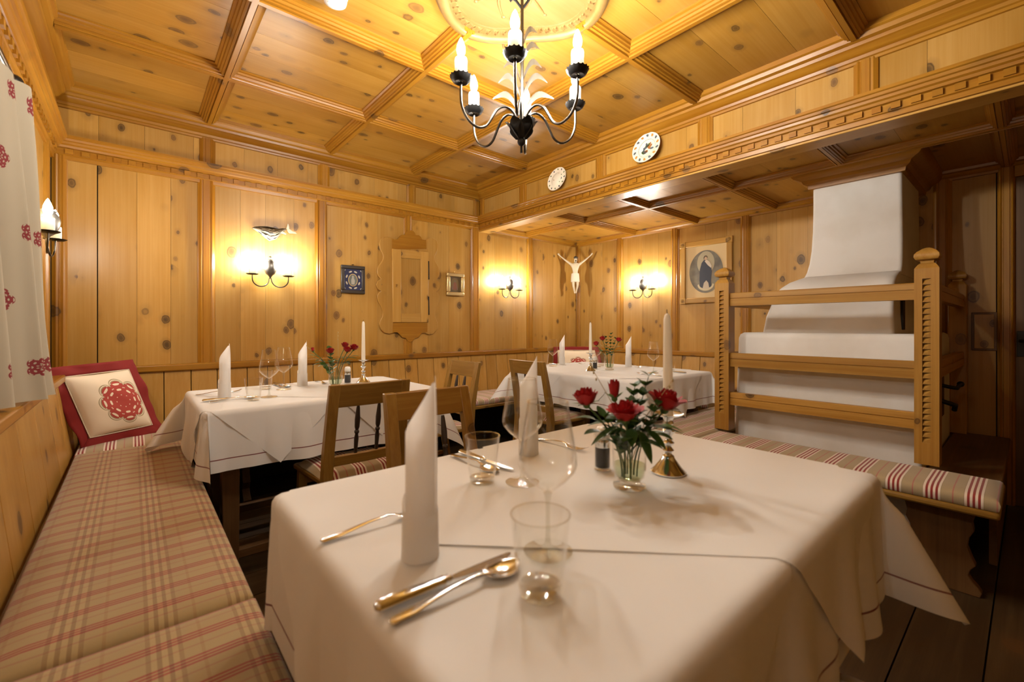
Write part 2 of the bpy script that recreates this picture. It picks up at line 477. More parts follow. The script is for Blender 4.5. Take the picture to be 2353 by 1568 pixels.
# back wall -------------------------------------------------------
mz = [pine['z'], pine['z'], pine_fine['z']]
for i, (a, b, cuts) in enumerate([(-.303, .346, [-.163, .02, .19]), (.421, 1.105, None), (1.175, 2.591, None), (2.678, 3.371, None), (3.438, 4.19, None)]):
    W_back.boards(a-.012, b+.012, .84, 2.13, -.02, 0, mz, seed=i+3, cuts=cuts, gap=.0055 if i == 0 else .0012)
for a, b in [(.346, .421), (1.105, 1.175), (2.600, 2.685), (3.371, 3.438)]:
    W_back.vert(pil(a, b), .86, 2.12, trimw['z'], 'pilaster')
W_back.vert(pil(-.345, -.303), .86, 2.12, trimw['z'], 'pilaster')
W_back.vert(pil(1.868, 1.929), 1.95, 2.12, trimw['z'], 'pilaster')
W_back.vert(pil(1.868, 1.929), .86, 1.0, trimw['z'], 'pilaster')
c = W_back.horiz(CORN, XL, XS, trimw['x'], 'cornice', m0=1, m1=-1)
dentils(W_back, XL+.06, XS-.05, c)
W_back.boards(XL, XS, 2.22, 2.42, -.02, 0, mz, seed=31, wmin=.2, wmax=.34)
for u in (.39, 1.16, 1.93):
    W_back.vert(pil(u-.033, u+.033, .014), 2.22, 2.41, trimw['z'], 'pilaster')
W_back.vert(pil(2.64, 2.69, .014), 2.22, 2.41, trimw['z'], 'pilaster')
W_back.horiz(CROWN, XL, XS, trimw['x'], 'crown_moulding', m0=1, m1=-1)
NCROWN = [(0, 2.10), (.012, 2.102), (.016, 2.116), (.030, 2.122), (.040, 2.138), (.060, 2.144), (.064, 2.165), (0, 2.165)]
W_back.horiz(NCROWN, XS+.06, XR, trimw['x'], 'crown_moulding', m0=0, m1=-1)
# left wall -------------------------------------------------------
W_left.boards(YF, YB-.02, .84, 2.13, -.02, 0, mz, seed=51, wmin=.2, wmax=.34)
for a, b in [(3.40, 3.47), (2.30, 2.42)]:
    W_left.vert(pil(a, b), .86, 2.12, trimw['z'], 'pilaster')
c = W_left.horiz(CORN, YF, YB, trimw['y'], 'cornice', m0=1, m1=-1)
dentils(W_left, .9, YB-.08, c)
W_left.boards(YF, YB, 2.22, 2.42, -.02, 0, mz, seed=52, wmin=.3, wmax=.5)
W_left.horiz(CROWN, YF, YB, trimw['y'], 'crown_moulding', m0=1, m1=-1)
# right wall ------------------------------------------------------
for i, (a, b) in enumerate([(.16, .36), (.43, 1.64), (1.706, 2.327), (2.389, 3.0), (3.06, 3.66)]):
    W_right.boards(a-.012, b+.012, .05, 2.13, -.02, 0, mz, seed=70+i, wmin=.14, wmax=.25)
for a, b in [(.36, .43), (1.64, 1.706), (2.327, 2.389), (3.0, 3.06), (3.63, 3.67)]:
    W_right.vert(pil(a, b), .05, 2.12, trimw['z'], 'pilaster')
W_right.horiz(NCROWN, YF, YB, trimw['y'], 'crown_moulding', m0=0, m1=-1)
W_right.boards(YF, -.86, 0, 2.13, -.02, 0, mz, seed=79)
# small hatch panel low on the right wall
hz = tag(W_right.plank(.142, .258, .962, 1.21, .0, .012, darkw['z'], name='trim_1', bevel=.003), 'small wooden hatch panel beside the stove', kind='structure')
hz.parent = None
W_right.plank(.156, .244, .976, 1.196, .012, .016, pine['z'], name='panel', parent=hz, bevel=.002)
# front wall (behind the camera), plain boards
W_front.boards(XL, XR, 0, 2.55, -.02, 0, mz, seed=90, wmin=.5, wmax=.8)
# soffit between main room and niche -------------------------------
W_soff.boards(YF, YB, 2.20, 2.42, -.02, 0, mz, seed=101, wmin=.22, wmax=.4)
for u in (3.005, 2.12, 1.313, .521, -.27):
    W_soff.vert(pil(u-.036, u+.036, .014), 2.22, 2.41, trimw['z'], 'pilaster')
W_soff.vert(pil(3.60, 3.65, .014), 2.22, 2.41, trimw['z'], 'pilaster')
c = W_soff.horiz(CORN, YF, YB, trimw['y'], 'cornice', m1=-1)
dentils(W_soff, -.1, YB-.08, c)
W_soff.horiz(CROWN, YF, YB, trimw['y'], 'crown_moulding', m1=-1)
MB().box(XS, XS+.13, YF, YB, 2.085, 2.105).build('soffit_board', pine['y'], W_soff.o, bevel=.003)

# door at the far right ---------------------------------------------
dr = tag(MB().box(XR-.01, XR+.012, -.82, .066, 0, 2.05).build('door_1', darkw['z'], bevel=.003), 'dark wooden door at the right end of the panelled wall', kind='structure')
for a, b in [(.07, .135), (-.885, -.82)]:
    fix_normals(MB().prism([(XR-d, u) for u, d in pil(a, b, .035, .008)], 'z', 0, 2.12).build('door_frame', trimw['z'], dr, smooth=35))
MB().box(XR-.035, XR, -.82, .07, 2.05, 2.12).build('door_frame', trimw['y'], dr, bevel=.004)
MB().box(XR-.018, XR-.01, -.70, -.04, 1.2, 1.92).build('door_panel', darkw['z'], dr, bevel=.004)
MB().box(XR-.018, XR-.01, -.70, -.04, .15, 1.05).build('door_panel', darkw['z'], dr, bevel=.004)
MB().box(XR-.016, XR-.010, .025, .06, .93, 1.09).build('lock_plate', iron, dr, bevel=.002)
MB().tube([(XR-.01, .045, 1.03), (XR-.05, .045, 1.03), (XR-.055, .035, 1.03), (XR-.055, -.06, 1.025)], .009).build('door_handle', iron, dr, smooth=60)

# ceilings -----------------------------------------------------------
ce = tag(MB().box(XL-.1, XR+.1, YF-.1, YB+.1, ZC+.012, ZC+.12).build('ceiling', gapm), 'coffered knotty pine ceiling', kind='structure')
gx = [XL, .39, 1.155, 1.92, XS]; gy = [YF, -.98, -.215, .55, 1.32, 2.11, 2.88, YB]
rnd = random.Random(5)
for i in range(4):
    for j in range(7):
        cuts = [gy[j]]+sorted(lerp(gy[j], gy[j+1], f+rnd.uniform(-.06, .06)) for f in (.34, .67))+[gy[j+1]]
        for a, b in zip(cuts, cuts[1:]):
            MB().box(gx[i]+.001, gx[i+1]-.001, a+.0006, b-.0006, ZC, ZC+.02).build('panel', rnd.choice(pine_ceil), ce)
def beamprof(w=.046, h=.052):
    L_ = [(-w-.012, .004), (-w-.012, -.008), (-w-.002, -.012), (-w, -.022), (-w*.84, -.024), (-w*.78, -.034), (-w*.58, -.036), (-w*.56, -.043), (-w*.36, -.045), (-w*.33, -.040), (-w*.28, -.040), (-w*.24, -h), ]
    return L_+[(-a, b) for a, b in reversed(L_)]
def ceil_beam(axis, pos, a, b, z, parent, w=.046, h=.052, dz=0):
    pts = [(pos+p, z+q+dz) for p, q in beamprof(w, h)]
    return fix_normals(MB().prism(pts, axis, a, b).build('moulding', trimw[axis], parent, smooth=35))
RX, RY = 1.19, 1.335
rosw = wood('carved pine dimmed against lamp', 'x', (.19, .115, .040), (.14, .075, .018), .5, 6)  # pine colour lowered to offset the chandelier's strong light on the rosette
for x in gx[1:-1]:
    if x == 1.155:
        ceil_beam('y', RX, YF, RY-.36, ZC, ce); ceil_beam('y', RX, RY+.36, YB-.09, ZC, ce)
    else: ceil_beam('y', x, YF, YB-.09, ZC, ce)
for yv in gy[1:-1]:
    if yv == 1.32:
        ceil_beam('x', RY, XL+.09, RX-.36, ZC, ce, dz=.0008); ceil_beam('x', RY, RX+.36, XS-.09, ZC, ce, dz=.0008)
    else: ceil_beam('x', yv, XL+.09, XS-.09, ZC, ce, dz=.0008)
# niche ceiling
cn = tag(MB().box(XS+.1, XR+.1, YF-.1, YB+.1, ZN+.012, ZN+.1).build('ceiling', gapm), 'lower coffered pine ceiling of the niche', kind='structure')
nx = [XS+.11, 3.34, XR]; ny = [YF, -.6, .10, .77, 1.43, 2.12, 2.82, YB]
for i in range(2):
    for j in range(7):
        cuts = [ny[j], lerp(ny[j], ny[j+1], rnd.uniform(.4, .6)), ny[j+1]]
        for a, b in zip(cuts, cuts[1:]):
            MB().box(nx[i]+.001, nx[i+1]-.001, a+.0006, b-.0006, ZN, ZN+.02).build('panel', rnd.choice(pine_ceil), cn)
ceil_beam('y', 3.34, YF, YB-.04, ZN, cn, .036, .044)
for yv in ny[1:-1]:
    ceil_beam('x', yv, XS+.12, XR-.04, ZN, cn, .036, .044, .0008)

# carved ceiling rosette (quatrefoil) ---------------------------------
def quat(a, r0=.345, amp=.075):
    return r0*(1+amp*cos(4*a))
def ring(prof, r0, amp=.075, n=96):
    secs = []
    for k in range(n):
        a = 2*pi*k/n; r = quat(a, r0, amp)
        secs.append([(RX+(r+p)*cos(a), RY+(r+p)*sin(a), z) for p, z in prof])
    return secs
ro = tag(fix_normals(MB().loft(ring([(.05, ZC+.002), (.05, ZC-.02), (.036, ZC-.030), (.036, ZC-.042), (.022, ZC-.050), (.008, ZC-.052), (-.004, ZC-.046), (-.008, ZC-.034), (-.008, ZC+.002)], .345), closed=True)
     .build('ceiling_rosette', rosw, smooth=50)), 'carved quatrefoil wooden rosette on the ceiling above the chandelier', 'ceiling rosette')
disc = [[(RX+(quat(2*pi*k/96, .345)-.004)*f*cos(2*pi*k/96), RY+(quat(2*pi*k/96, .345)-.004)*f*sin(2*pi*k/96), z) for k in range(96)] for f, z in ((1, ZC), (1, ZC-.026), (.86, ZC-.026), (.855, ZC-.022), (.001, ZC-.022))]
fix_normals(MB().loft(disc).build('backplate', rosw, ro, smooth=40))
mb = MB()
for k in range(56):
    a = 2*pi*k/56; r = quat(a, .345)-.028
    for s_, w_ in ((-1, .010), (1, .010)):
        cx, cy = RX+r*cos(a+s_*.022), RY+r*sin(a+s_*.022)
        t = Vector((-sin(a), cos(a), 0)); q = Vector((cos(a), sin(a), 0)); p = Vector((cx, cy, ZC-.026))
        mb.add([p-t*w_*.8-q*.014, p+t*w_*.8-q*.014, p+t*w_*.8+q*.014, p-t*w_*.8+q*.014, p-q*.012*s_+Vector((0, 0, -.008)), p+q*.012*s_+Vector((0, 0, -.008))],
               [(0, 1, 4), (1, 2, 5, 4), (2, 3, 5), (3, 0, 4, 5)])
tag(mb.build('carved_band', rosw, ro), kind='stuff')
for k in range(4):       # carved flower sprays
    a0 = radians(20+90*k); mb = MB()
    for da, ln, cu in ((-.5, .10, -.05), (0, .13, .0), (.5, .10, .05)):
        path = []
        for t in range(9):
            f = t/8; rr = .09+ln*f
            path.append((RX+rr*cos(a0+da*f)-cu*f*f*sin(a0), RY+rr*sin(a0+da*f)+cu*f*f*cos(a0), ZC-.022))
        mb.tube(path, [.003+.004*sin(pi*t/8) for t in range(9)], 6)
        mb.ball(path[-1], .010, 8, 5, .5)
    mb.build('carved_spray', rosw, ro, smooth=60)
mb = MB()
for sx in (-1, 1):       # volutes below the rosette edge
    mb.tube([(1.47+.06*sx*.76+(.034-.0032*t)*cos(t*.9), 1.66-.06*sx*.65+(.034-.0032*t)*sin(t*.9), ZC-.004) for t in range(10)], .006, 6)
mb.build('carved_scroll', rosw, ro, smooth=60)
# ------------------------------------------------------------------ benches
def cushion(name, x0, x1, y0, y1, z0, z1, mat, label, group=None, puff=.010, rx=0):
    """seat cushion: rounded slab with a slightly domed top"""
    nx_, ny_ = max(6, int((x1-x0)/.08)), max(6, int((y1-y0)/.08))
    r = .016; m = MB()
    def edge(t, w):           # parameter -> inset
        return t*w
    def P(i, j, top):
        x = lerp(x0, x1, i); y = lerp(y0, y1, j)
        dd = min(x-x0, x1-x, y-y0, y1-y)
        b = sstep(min(1, dd/.05))
        z = (z1-.008+b*.008+puff*.25*sin(7*x+2)*sin(6*y)*b) if top else z0
        return (x, y, z)
    us = [0, .008, .03]+[lerp(.06, (x1-x0)-.06, k/nx_) for k in range(nx_+1)]+[(x1-x0)-.03, (x1-x0)-.008, (x1-x0)]
    vs_ = [0, .008, .03]+[lerp(.06, (y1-y0)-.06, k/ny_) for k in range(ny_+1)]+[(y1-y0)-.03, (y1-y0)-.008, (y1-y0)]
    nu, nv = len(us), len(vs_)
    for u in us:
        for v in vs_:
            x, y, z = P(u/(x1-x0), v/(y1-y0), True)
            if u in (0, x1-x0) or v in (0, y1-y0): z -= .006
            m.v.append((x, y, z))
    for i in range(nu-1):
        for j in range(nv-1):
            a = i*nv+j; m.f.append((a, a+nv, a+nv+1, a+1))
    per = [i*nv for i in range(nu)]+[(nu-1)*nv+j for j in range(1, nv)]+[i*nv+nv-1 for i in range(nu-2, -1, -1)]+[j for j in range(nv-2, 0, -1)]
    o = len(m.v); cx, cy = (x0+x1)/2, (y0+y1)/2
    for zz, k in (((z0+z1)/2, -.004), (z0+.006, 0), (z0, .006)):
        for p in per:
            x, y, _ = m.v[p]; m.v.append((x+(k if x < cx else -k), y+(k if y < cy else -k), zz))
    n = len(per)
    for q in range(3):
        for k in range(n):
            a0 = per[k] if q == 0 else o+(q-1)*n+k; a1 = per[(k+1) % n] if q == 0 else o+(q-1)*n+(k+1) % n
            m.f.append((a0, o+q*n+k, o+q*n+(k+1) % n, a1))
    m.f.append(tuple(o+2*n+k for k in range(n)))
    ob = fix_normals(m.build(name, mat, smooth=50))
    return tag(ob, label, 'seat cushion', group)
SZ0, SZ1 = .425, .48
def pedestal(parent, loc, along, h=.40, w=.30, mat=None):
    """scroll-cut bench foot board; `along` = axis of the board's width"""
    half = [(0, 0), (.50, 0), (.52, .05), (.47, .10), (.41, .14), (.36, .20), (.39, .27), (.45, .32), (.40, .40), (.35, .50), (.37, .60), (.43, .68), (.41, .76), (.44, .84), (.48, .92), (.48, 1.0), (0, 1.0)]
    pts = [(u*w, v*h) for u, v in half[1:-1]]; pts = pts+[(-u, v) for u, v in reversed(pts)]
    if along == 'x': mb = MB().prism([(loc[0]+u, v) for u, v in pts], 'y', loc[1]-.022, loc[1]+.022)
    else: mb = MB().prism([(loc[1]+u, v) for u, v in pts], 'x', loc[0]-.022, loc[0]+.022)
    return fix_normals(mb.build('pedestal', mat or darkw['z'], parent, bevel=.003))
def back_boards(parent, along, u0, u1, lo, hi, z0, z1, w=.155, seed=0, mats=None):
    """tilted backrest boards: lo = coordinate across at the seat, hi = at the top; one object each"""
    rnd = random.Random(seed); u = u0; t = .02 if hi > lo else -.02
    while u < u1-.02:
        v = min(u+w*rnd.uniform(.75, 1.25), u1); g = .0022
        lean = rnd.uniform(-.006, .006)
        sec = lambda q: ([(q, lo, z0), (q, hi, z1), (q, hi+t, z1), (q, lo+t, z0)] if along == 'x' else [(lo, q, z0), (hi, q, z1), (hi+t, q, z1), (lo+t, q, z0)])
        fix_normals(MB().loft([sec(u+g), sec(v-g)]).build('backrest_board', (mats or [pine['z'], pine_fine['z']])[rnd.randrange(2)], parent, bevel=.0015, seg=1))
        u = v
# left bench along the window wall
b1 = thing('corner_bench', 'long pine wall bench running under the curtain', 'bench', (0, 0, 0))
MB().box(-.26, .205, -1.3, 3.12, .395, .424).build('seat_board', oak['y'], b1, bevel=.006)
for yy in (-.9, .35, 1.7, 2.85): pedestal(b1, (-.03, yy), 'x', .395, .36)
back_boards(b1, 'y', -1.3, 3.62, -.238, -.287, .40, .835, .30, 3)
MB().box(-.325, -.262, -1.3, 3.62, .835, .872).build('back_rail', trimw['y'], b1, bevel=.006)
# back bench with its niche part
b2 = thing('corner_bench', 'pine wall bench with tilted plank backrest along the back wall', 'bench', (0, 0, 0))
MB().box(-.26, 4.12, 3.125, 3.62, .395, .424).build('seat_board', oak['x'], b2, bevel=.006)
for xx in (.55, 1.9, 3.2): pedestal(b2, (xx, 3.40), 'y', .395, .36)
back_boards(b2, 'x', -.235, 4.10, 3.598, 3.645, .40, .83, .15, 8)
MB().box(-.30, 4.15, 3.622, 3.684, .828, .872).build('back_rail', trimw['x'], b2, bevel=.008)
b3 = thing('corner_bench', 'pine wall bench under the framed oval picture', 'bench', (0, 0, 0))
MB().box(3.68, 4.12, 1.74, 3.12, .395, .424).build('seat_board', oak['y'], b3, bevel=.006)
pedestal(b3, (3.92, 2.4), 'x', .395, .34)
back_boards(b3, 'y', 1.35, 3.60, 4.118, 4.165, .40, .83, .15, 9)
MB().box(4.142, 4.204, 1.33, 3.62, .828, .872).build('back_rail', trimw['y'], b3, bevel=.008)
G_C = 'loose bench cushions'
cushion('bench_cushion', -.222, .222, 1.225, 3.135, SZ0, SZ1, fab_plaid, 'long plaid bench cushion reaching from the seam to the corner pillow')
cushion('bench_cushion', -.222, .224, -.55, 1.212, SZ0, SZ1, fab_plaid, 'plaid bench cushion nearest the camera beside the large table')
cushion('bench_cushion', -.225, 1.72, 3.142, 3.592, SZ0, SZ1, fab_x, 'striped bench cushion under the corner pillow along the back wall')
cushion('bench_cushion', 1.728, 3.66, 3.142, 3.592, SZ0, SZ1, fab_x, 'striped bench cushion on the back bench behind the far chairs')
cushion('bench_cushion', 3.67, 4.11, 1.76, 3.592, SZ0, SZ1, fab_y, 'striped bench cushion under the framed oval picture')
# stove bench ---------------------------------------------------------
b4 = thing('stove_bench', 'wooden bench wrapped round the white stove on scroll-cut feet', 'bench', (0, 0, 0))
MB().box(2.435, 2.93, .075, 1.27, .395, .424).build('seat_board', oak['y'], b4, bevel=.01)
MB().box(2.935, 4.15, .085, .335, .385, .424).build('side_board', darkw['x'], b4, bevel=.006)
MB().box(2.435, 4.12, 1.275, 1.665, .395, .424).build('seat_board', oak['x'], b4, bevel=.008)
pedestal(b4, (2.67, .262), 'y', .395, .25); pedestal(b4, (2.74, 1.2), 'x', .395, .36); pedestal(b4, (3.5, 1.5), 'y', .395, .34)
MB().box(2.93, 4.15, .10, .125, .05, .385).build('side_panel', darkw['x'], b4)
cushion('bench_cushion', 2.44, 2.765, .078, 1.262, SZ0, SZ1, fab_y, 'striped bench cushion in front of the white stove')
cushion('bench_cushion', 2.44, 4.10, 1.275, 1.668, SZ0, SZ1, fab_y, 'striped bench cushion between the stove railing and the far table')
# post-and-rail frame round the stove ----------------------------------
rl = thing('stove_railing', 'chip-carved post and rail frame around the white stove', 'railing', (0, 0, 0))
def sq(cx, cy, h, z): return [(cx-h, cy-h, z), (cx+h, cy-h, z), (cx+h, cy+h, z), (cx-h, cy+h, z)]
def post(cx, cy, z0, zt, hw, carved=True):
    m = MB(); za, zb = z0+.10, zt-.06; w = .0145; g = .018
    def csec(z, dep, h=hw):
        x0 = cx-h
        return [(x0, cy-h, z), (cx+h, cy-h, z), (cx+h, cy+h, z), (x0, cy+h, z), (x0, cy+w, z), (x0+dep, cy+w, z), (x0+dep, cy-w, z), (x0, cy-w, z)]
    if carved:
        m.loft([csec(z0, .0001), csec(za, .0001), csec(za+.0005, g), csec(zb-.0005, g), csec(zb, .0001), csec(zt-.012, .0001), csec(zt+.008, .0001, hw-.012), csec(zt+.014, .0001, hw-.020)])
    else:
        m.loft([sq(cx, cy, hw, z0), sq(cx, cy, hw, zt-.012), sq(cx, cy, hw-.012, zt+.008), sq(cx, cy, hw-.020, zt+.014)])
    p = fix_normals(m.build('post', railw['z'], rl, bevel=0 if carved else .003))
    f = MB().loft([sq(cx, cy, hw-.020, zt+.012), sq(cx, cy, hw-.018, zt+.026), sq(cx, cy, hw-.004, zt+.030), sq(cx, cy, hw+.002, zt+.042), sq(cx, cy, hw+.001, zt+.055),
                   sq(cx, cy, hw-.008, zt+.068), sq(cx, cy, hw-.026, zt+.082), sq(cx, cy, hw-.040, zt+.088)])
    fix_normals(f.build('finial', railw['x'], p, bevel=.002))
    if carved:
        # chip-carved column: saw-tooth wedges standing in a sunken groove on the room side
        m = MB(); x = cx-hw; n = 28
        for k in range(n):
            a = lerp(za, zb, k/n); b = lerp(za, zb, (k+1)/n)-.002
            m.add([(x+.001, cy-w, a), (x+.001, cy+w, a), (x+g, cy+w, a), (x+g, cy-w, a), (x+.001, cy-w, b), (x+g, cy+w, b-.004), (x+g, cy-w, b)],
                  [(0, 1, 2, 3), (0, 4, 1), (1, 4, 5), (0, 3, 6, 4), (4, 6, 5), (1, 5, 2), (2, 5, 6, 3)])
        tag(m.build('carving', railw['z'], p), kind='stuff')
    return p
post(2.825, .315, .48, 1.40, .043)
post(2.825, 1.252, .48, 1.40, .043)
post(4.12, .315, .424, 1.40, .043, False)
def rail(axis, a, b, p, z0, z1, t=.022):
    h = z1-z0
    prof = [(-t, 0), (t, 0), (t, h*.50), (t-.004, h*.52), (t-.004, h*.58), (t, h*.60), (t-.002, h*.95), (t-.006, h), (-t+.006, h), (-t+.002, h*.95), (-t, h*.60), (-t+.004, h*.58), (-t+.004, h*.52), (-t, h*.50)]
    pts = [(p+u, z0+v) for u, v in prof]
    fix_normals(MB().prism(pts, axis, a, b).build('rail', railw[axis], rl, smooth=40))
for z0, z1 in ((1.245, 1.325), (.872, .955), (.635, .712)):
    rail('y', .355, 1.212, 2.825, z0, z1)
    if z0 > .8: rail('x', 2.865, 4.08, .305, z0, z1)
    rail('x', 2.865, 4.20, 1.262, z0, z1)
# tiled-look plaster stove ----------------------------------------------
sv = thing('plaster_stove', 'white lime-plastered masonry stove with stepped top and tapering flue', 'stove', (0, 0, 0))
def rsec(x0, x1, y0, y1, z, r=.03, n=5):
    pts = []
    for cx, cy, a0 in ((x0+r, y0+r, 180), (x1-r, y0+r, 270), (x1-r, y1-r, 0), (x0+r, y1-r, 90)):
        for k in range(n+1):
            a = radians(a0+90*k/n); pts.append((cx+r*cos(a), cy+r*sin(a), z))
    return pts
fix_normals(MB().loft([rsec(2.925, 4.06, .345, 1.245, 0), rsec(2.930, 4.05, .345, 1.24, .47), rsec(2.945, 4.03, .345, 1.225, 1.045), rsec(2.952, 4.022, .352, 1.218, 1.068),
     rsec(2.968, 4.005, .368, 1.202, 1.080)]).build('body', plaster, sv, smooth=50))
fix_normals(MB().loft([rsec(3.085, 4.0, .475, 1.13, 1.07, .02), rsec(3.10, 4.0, .482, 1.115, 1.18, .02), rsec(3.135, 4.0, .485, 1.07, 1.335, .03), rsec(3.15, 4.0, .487, 1.05, 1.365, .04),
     rsec(3.20, 4.0, .488, 1.02, 1.40, .05), rsec(3.27, 4.0, .488, .985, 1.425, .05), rsec(3.335, 4.0, .487, .965, 1.44, .03)]).build('shoulder', plaster, sv, smooth=60))
fix_normals(MB().loft([rsec(3.325, 4.0, .485, .975, 1.42, .02), rsec(3.37, 4.02, .485, .965, 1.47, .02), rsec(3.40, 4.04, .487, .958, 1.53, .02), rsec(3.425, 4.05, .490, .953, 1.62, .02), rsec(3.44, 4.06, .493, .95, 1.75, .02),
     rsec(3.45, 4.06, .496, .95, 1.90, .02), rsec(3.45, 4.06, .498, .95, 2.10, .02)]).build('flue', plaster, sv, smooth=60))
# stove door ironwork on the side facing away from the table
MB().box(3.30, 3.62, .333, .347, .60, .86).build('stove_door', iron, sv, bevel=.004)
MB().tube([(3.36, .335, .80), (3.36, .285, .79), (3.38, .262, .785), (3.47, .255, .80)], .010).ball((3.475, .255, .80), .016).build('door_handle', iron, sv, smooth=60)
MB().tube([(3.34, .335, .72), (3.35, .28, .70), (3.40, .27, .69), (3.42, .275, .66)], .012).build('door_latch', iron, sv, smooth=60)
MB().box(3.30, 3.36, .470, .482, 1.10, 1.36).build('vent_slot', iron, sv)
# wooden collar under the niche ceiling
secs = []
for k, z in ((0, 2.03), (.008, 2.032), (.012, 2.055), (.030, 2.065), (.04, 2.085), (.075, 2.10), (.09, 2.118), (.10, ZN)):
    secs.append([(3.44-k, .488-k, z), (4.2, .488-k, z), (4.2, .962+k, z), (3.44-k, .962+k, z)])
fix_normals(MB().loft(secs).build('flue_collar', trimw['y'], sv, smooth=30))

# ------------------------------------------------------------------ tables and their cloths
def table(label, x0, x1, y0, y1):
    t = thing('dining_table', label, 'table', ((x0+x1)/2, (y0+y1)/2, 0))
    a, b = (x1-x0)/2, (y1-y0)/2
    MB().box(-a, a, -b, b, .735, .765).build('tabletop', oak['x'], t, bevel=.003)
    MB().box(-a+.06, a-.06, -b+.06, -b+.085, .64, .735).build('apron', oak['x'], t)
    MB().box(-a+.06, a-.06, b-.085, b-.06, .64, .735).build('apron', oak['x'], t)
    for sx in (-1, 1):
        for sy in (-1, 1):
            cx, cy = sx*(a-.085), sy*(b-.085)
            MB().loft([sq(cx, cy, .030, 0), sq(cx, cy, .036, .735)]).build('leg', darkw['z'], t, bevel=.004)  # dark wood on the legs puts the under-table shade into their colour
    for sy in (-1, 1): MB().box(-a+.07, a-.07, sy*(b-.085)-.02, sy*(b-.085)+.02, .09, .13).build('stretcher', darkw['x'], t, bevel=.004)
    return t
def cloth(name, label, tb, c, rot, ha, hb, off, mat, n, amax=None, group=None, seed=0, floor=None, tight=(), bias=None, shear=None):
    """cloth laid over a rectangular table: what lies past an edge hangs down, corners flare out"""
    x0, x1, y0, y1, top = tb; r = .018
    rnd = random.Random(seed); ph = [rnd.uniform(0, 6.28) for _ in range(8)]
    amax = amax or {}
    ca, sa = cos(rot), sin(rot)
    def fall(e, w):
        """distance past the edge -> (outward, drop)"""
        q = r*pi/2
        if e < q: return r*sin(e/r), r*(1-cos(e/r))
        return r+w*(e-q), r+(e-q)
    def P(i, j):
        s = lerp(-ha, ha, i); t = lerp(-hb, hb, j)
        px, py = c[0]+ca*s-sa*t, c[1]+sa*s+ca*t
        ex = px-x1 if px > x1 else (px-x0 if px < x0 else 0)
        ey = py-y1 if py > y1 else (py-y0 if py < y0 else 0)
        if ex == 0 and ey == 0:
            return (px, py, top+off+.0012*sin(7*px+ph[0])*sin(6*py+ph[1]))
        sx, sy = (1 if ex > 0 else -1), (1 if ey > 0 else -1)
        if ex == 0 or ey == 0:
            e = abs(ex+ey); tang = py if ey == 0 else px
            d = min(abs(tang-(y0 if ey == 0 else x0)), abs(tang-(y1 if ey == 0 else x1)))
            w = .035+.11*sin(tang*15+ph[2])*sstep(d/.12)*.55+.05*sin(tang*31+ph[3])*sstep(d/.1)
            if ('x' if ey == 0 else 'y', sx if ey == 0 else sy) in tight: w *= .08
            o, dz = fall(e, max(.006, w)); o += off*1.5
            x, y = (px if ex == 0 else (x1 if ex > 0 else x0)+sx*o), (py if ey == 0 else (y1 if ey > 0 else y0)+sy*o)
            z = top+off*max(0, 1-e/r)-dz*.992
        else:
            rr = hypot(ex, ey); f = atan2(abs(ey), abs(ex))/(pi/2)
            am = radians(amax.get((sx, sy), 32))
            tl = am*sin(pi*f)**1.15*sstep(rr/.12)
            th = sstep(sstep(f))*pi/2
            if bias and (sx, sy) in bias: th = sstep(f*3.5)*pi/2
            o, dz = fall(rr, .03)
            oo = o*1+off*1.5+dz*sin(tl); dz = dz*cos(tl)
            x = (x1 if ex > 0 else x0)+sx*cos(th)*oo; y = (y1 if ey > 0 else y0)+sy*sin(th)*oo
            z = top+off*max(0, 1-rr/r)-dz*.992
            if shear and (sx, sy) in shear: y += shear[(sx, sy)]*(rr/.37)**1.5*sin(pi*f)
        if floor: z = max(z, floor(x, y))
        return (x, y, z)
    def UV(i, j):
        s = lerp(-ha, ha, i); t = lerp(-hb, hb, j); return (ha-abs(s), hb-abs(t))
    m = MB().grid(P, n, max(8, int(n*hb/ha)), UV)
    o = m.build(name, mat, smooth=180)
    return tag(o, label, 'tablecloth', group)
TOP = .768
T1 = (.232, 1.31, 2.205, 2.945, TOP)
T2 = (2.47, 3.39, 1.62, 2.87, TOP)
T3 = (.238, 1.33, .25, 1.02, TOP)
def inset(t, k=.008): return t[0]+k, t[1]-k, t[2]+k, t[3]-k
table('wooden table under white linen beside the corner pillow', *inset(T1))
table('wooden table under white linen in the niche below the crucifix', *inset(T2))
table('large wooden table under white linen with the biggest roses on it', *inset(T3))
seat = lambda x, y: .4835 if x < .226 else -1
def base_cloth(t, label, drop, amax, seed, floor=None, bias=None, shear=None):
    c = ((t[0]+t[1])/2, (t[2]+t[3])/2); ha, hb = (t[1]-t[0])/2+drop, (t[3]-t[2])/2+drop
    rot = 0
    if hb > ha: rot, ha, hb = pi/2, hb, ha
    return cloth('tablecloth', label, t, c, rot, ha, hb, .0015, cloth_red, 170, amax, 'red-lined tablecloths', seed, floor, (('x', -1),) if floor is seat else (), bias, shear)
base_cloth(T1, 'white red-lined tablecloth hanging onto the plaid bench cushion', .265, {(-1, 1): 36, (-1, -1): 20, (1, -1): 22}, 1, seat, {(-1, -1)}, {(-1, 1): -.20})
base_cloth(T2, 'white red-lined tablecloth in the niche below the crucifix', .25, {(-1, -1): 22}, 2, lambda x, y: .4835 if (y < 1.68 and x > 2.43) or x > 3.66 else -1)
base_cloth(T3, 'white red-lined tablecloth under the biggest roses, corner flaring towards the stove', .285, {(1, -1): 27, (-1, 1): 5, (-1, -1): 5}, 3, seat, {(-1, 1), (-1, -1)})
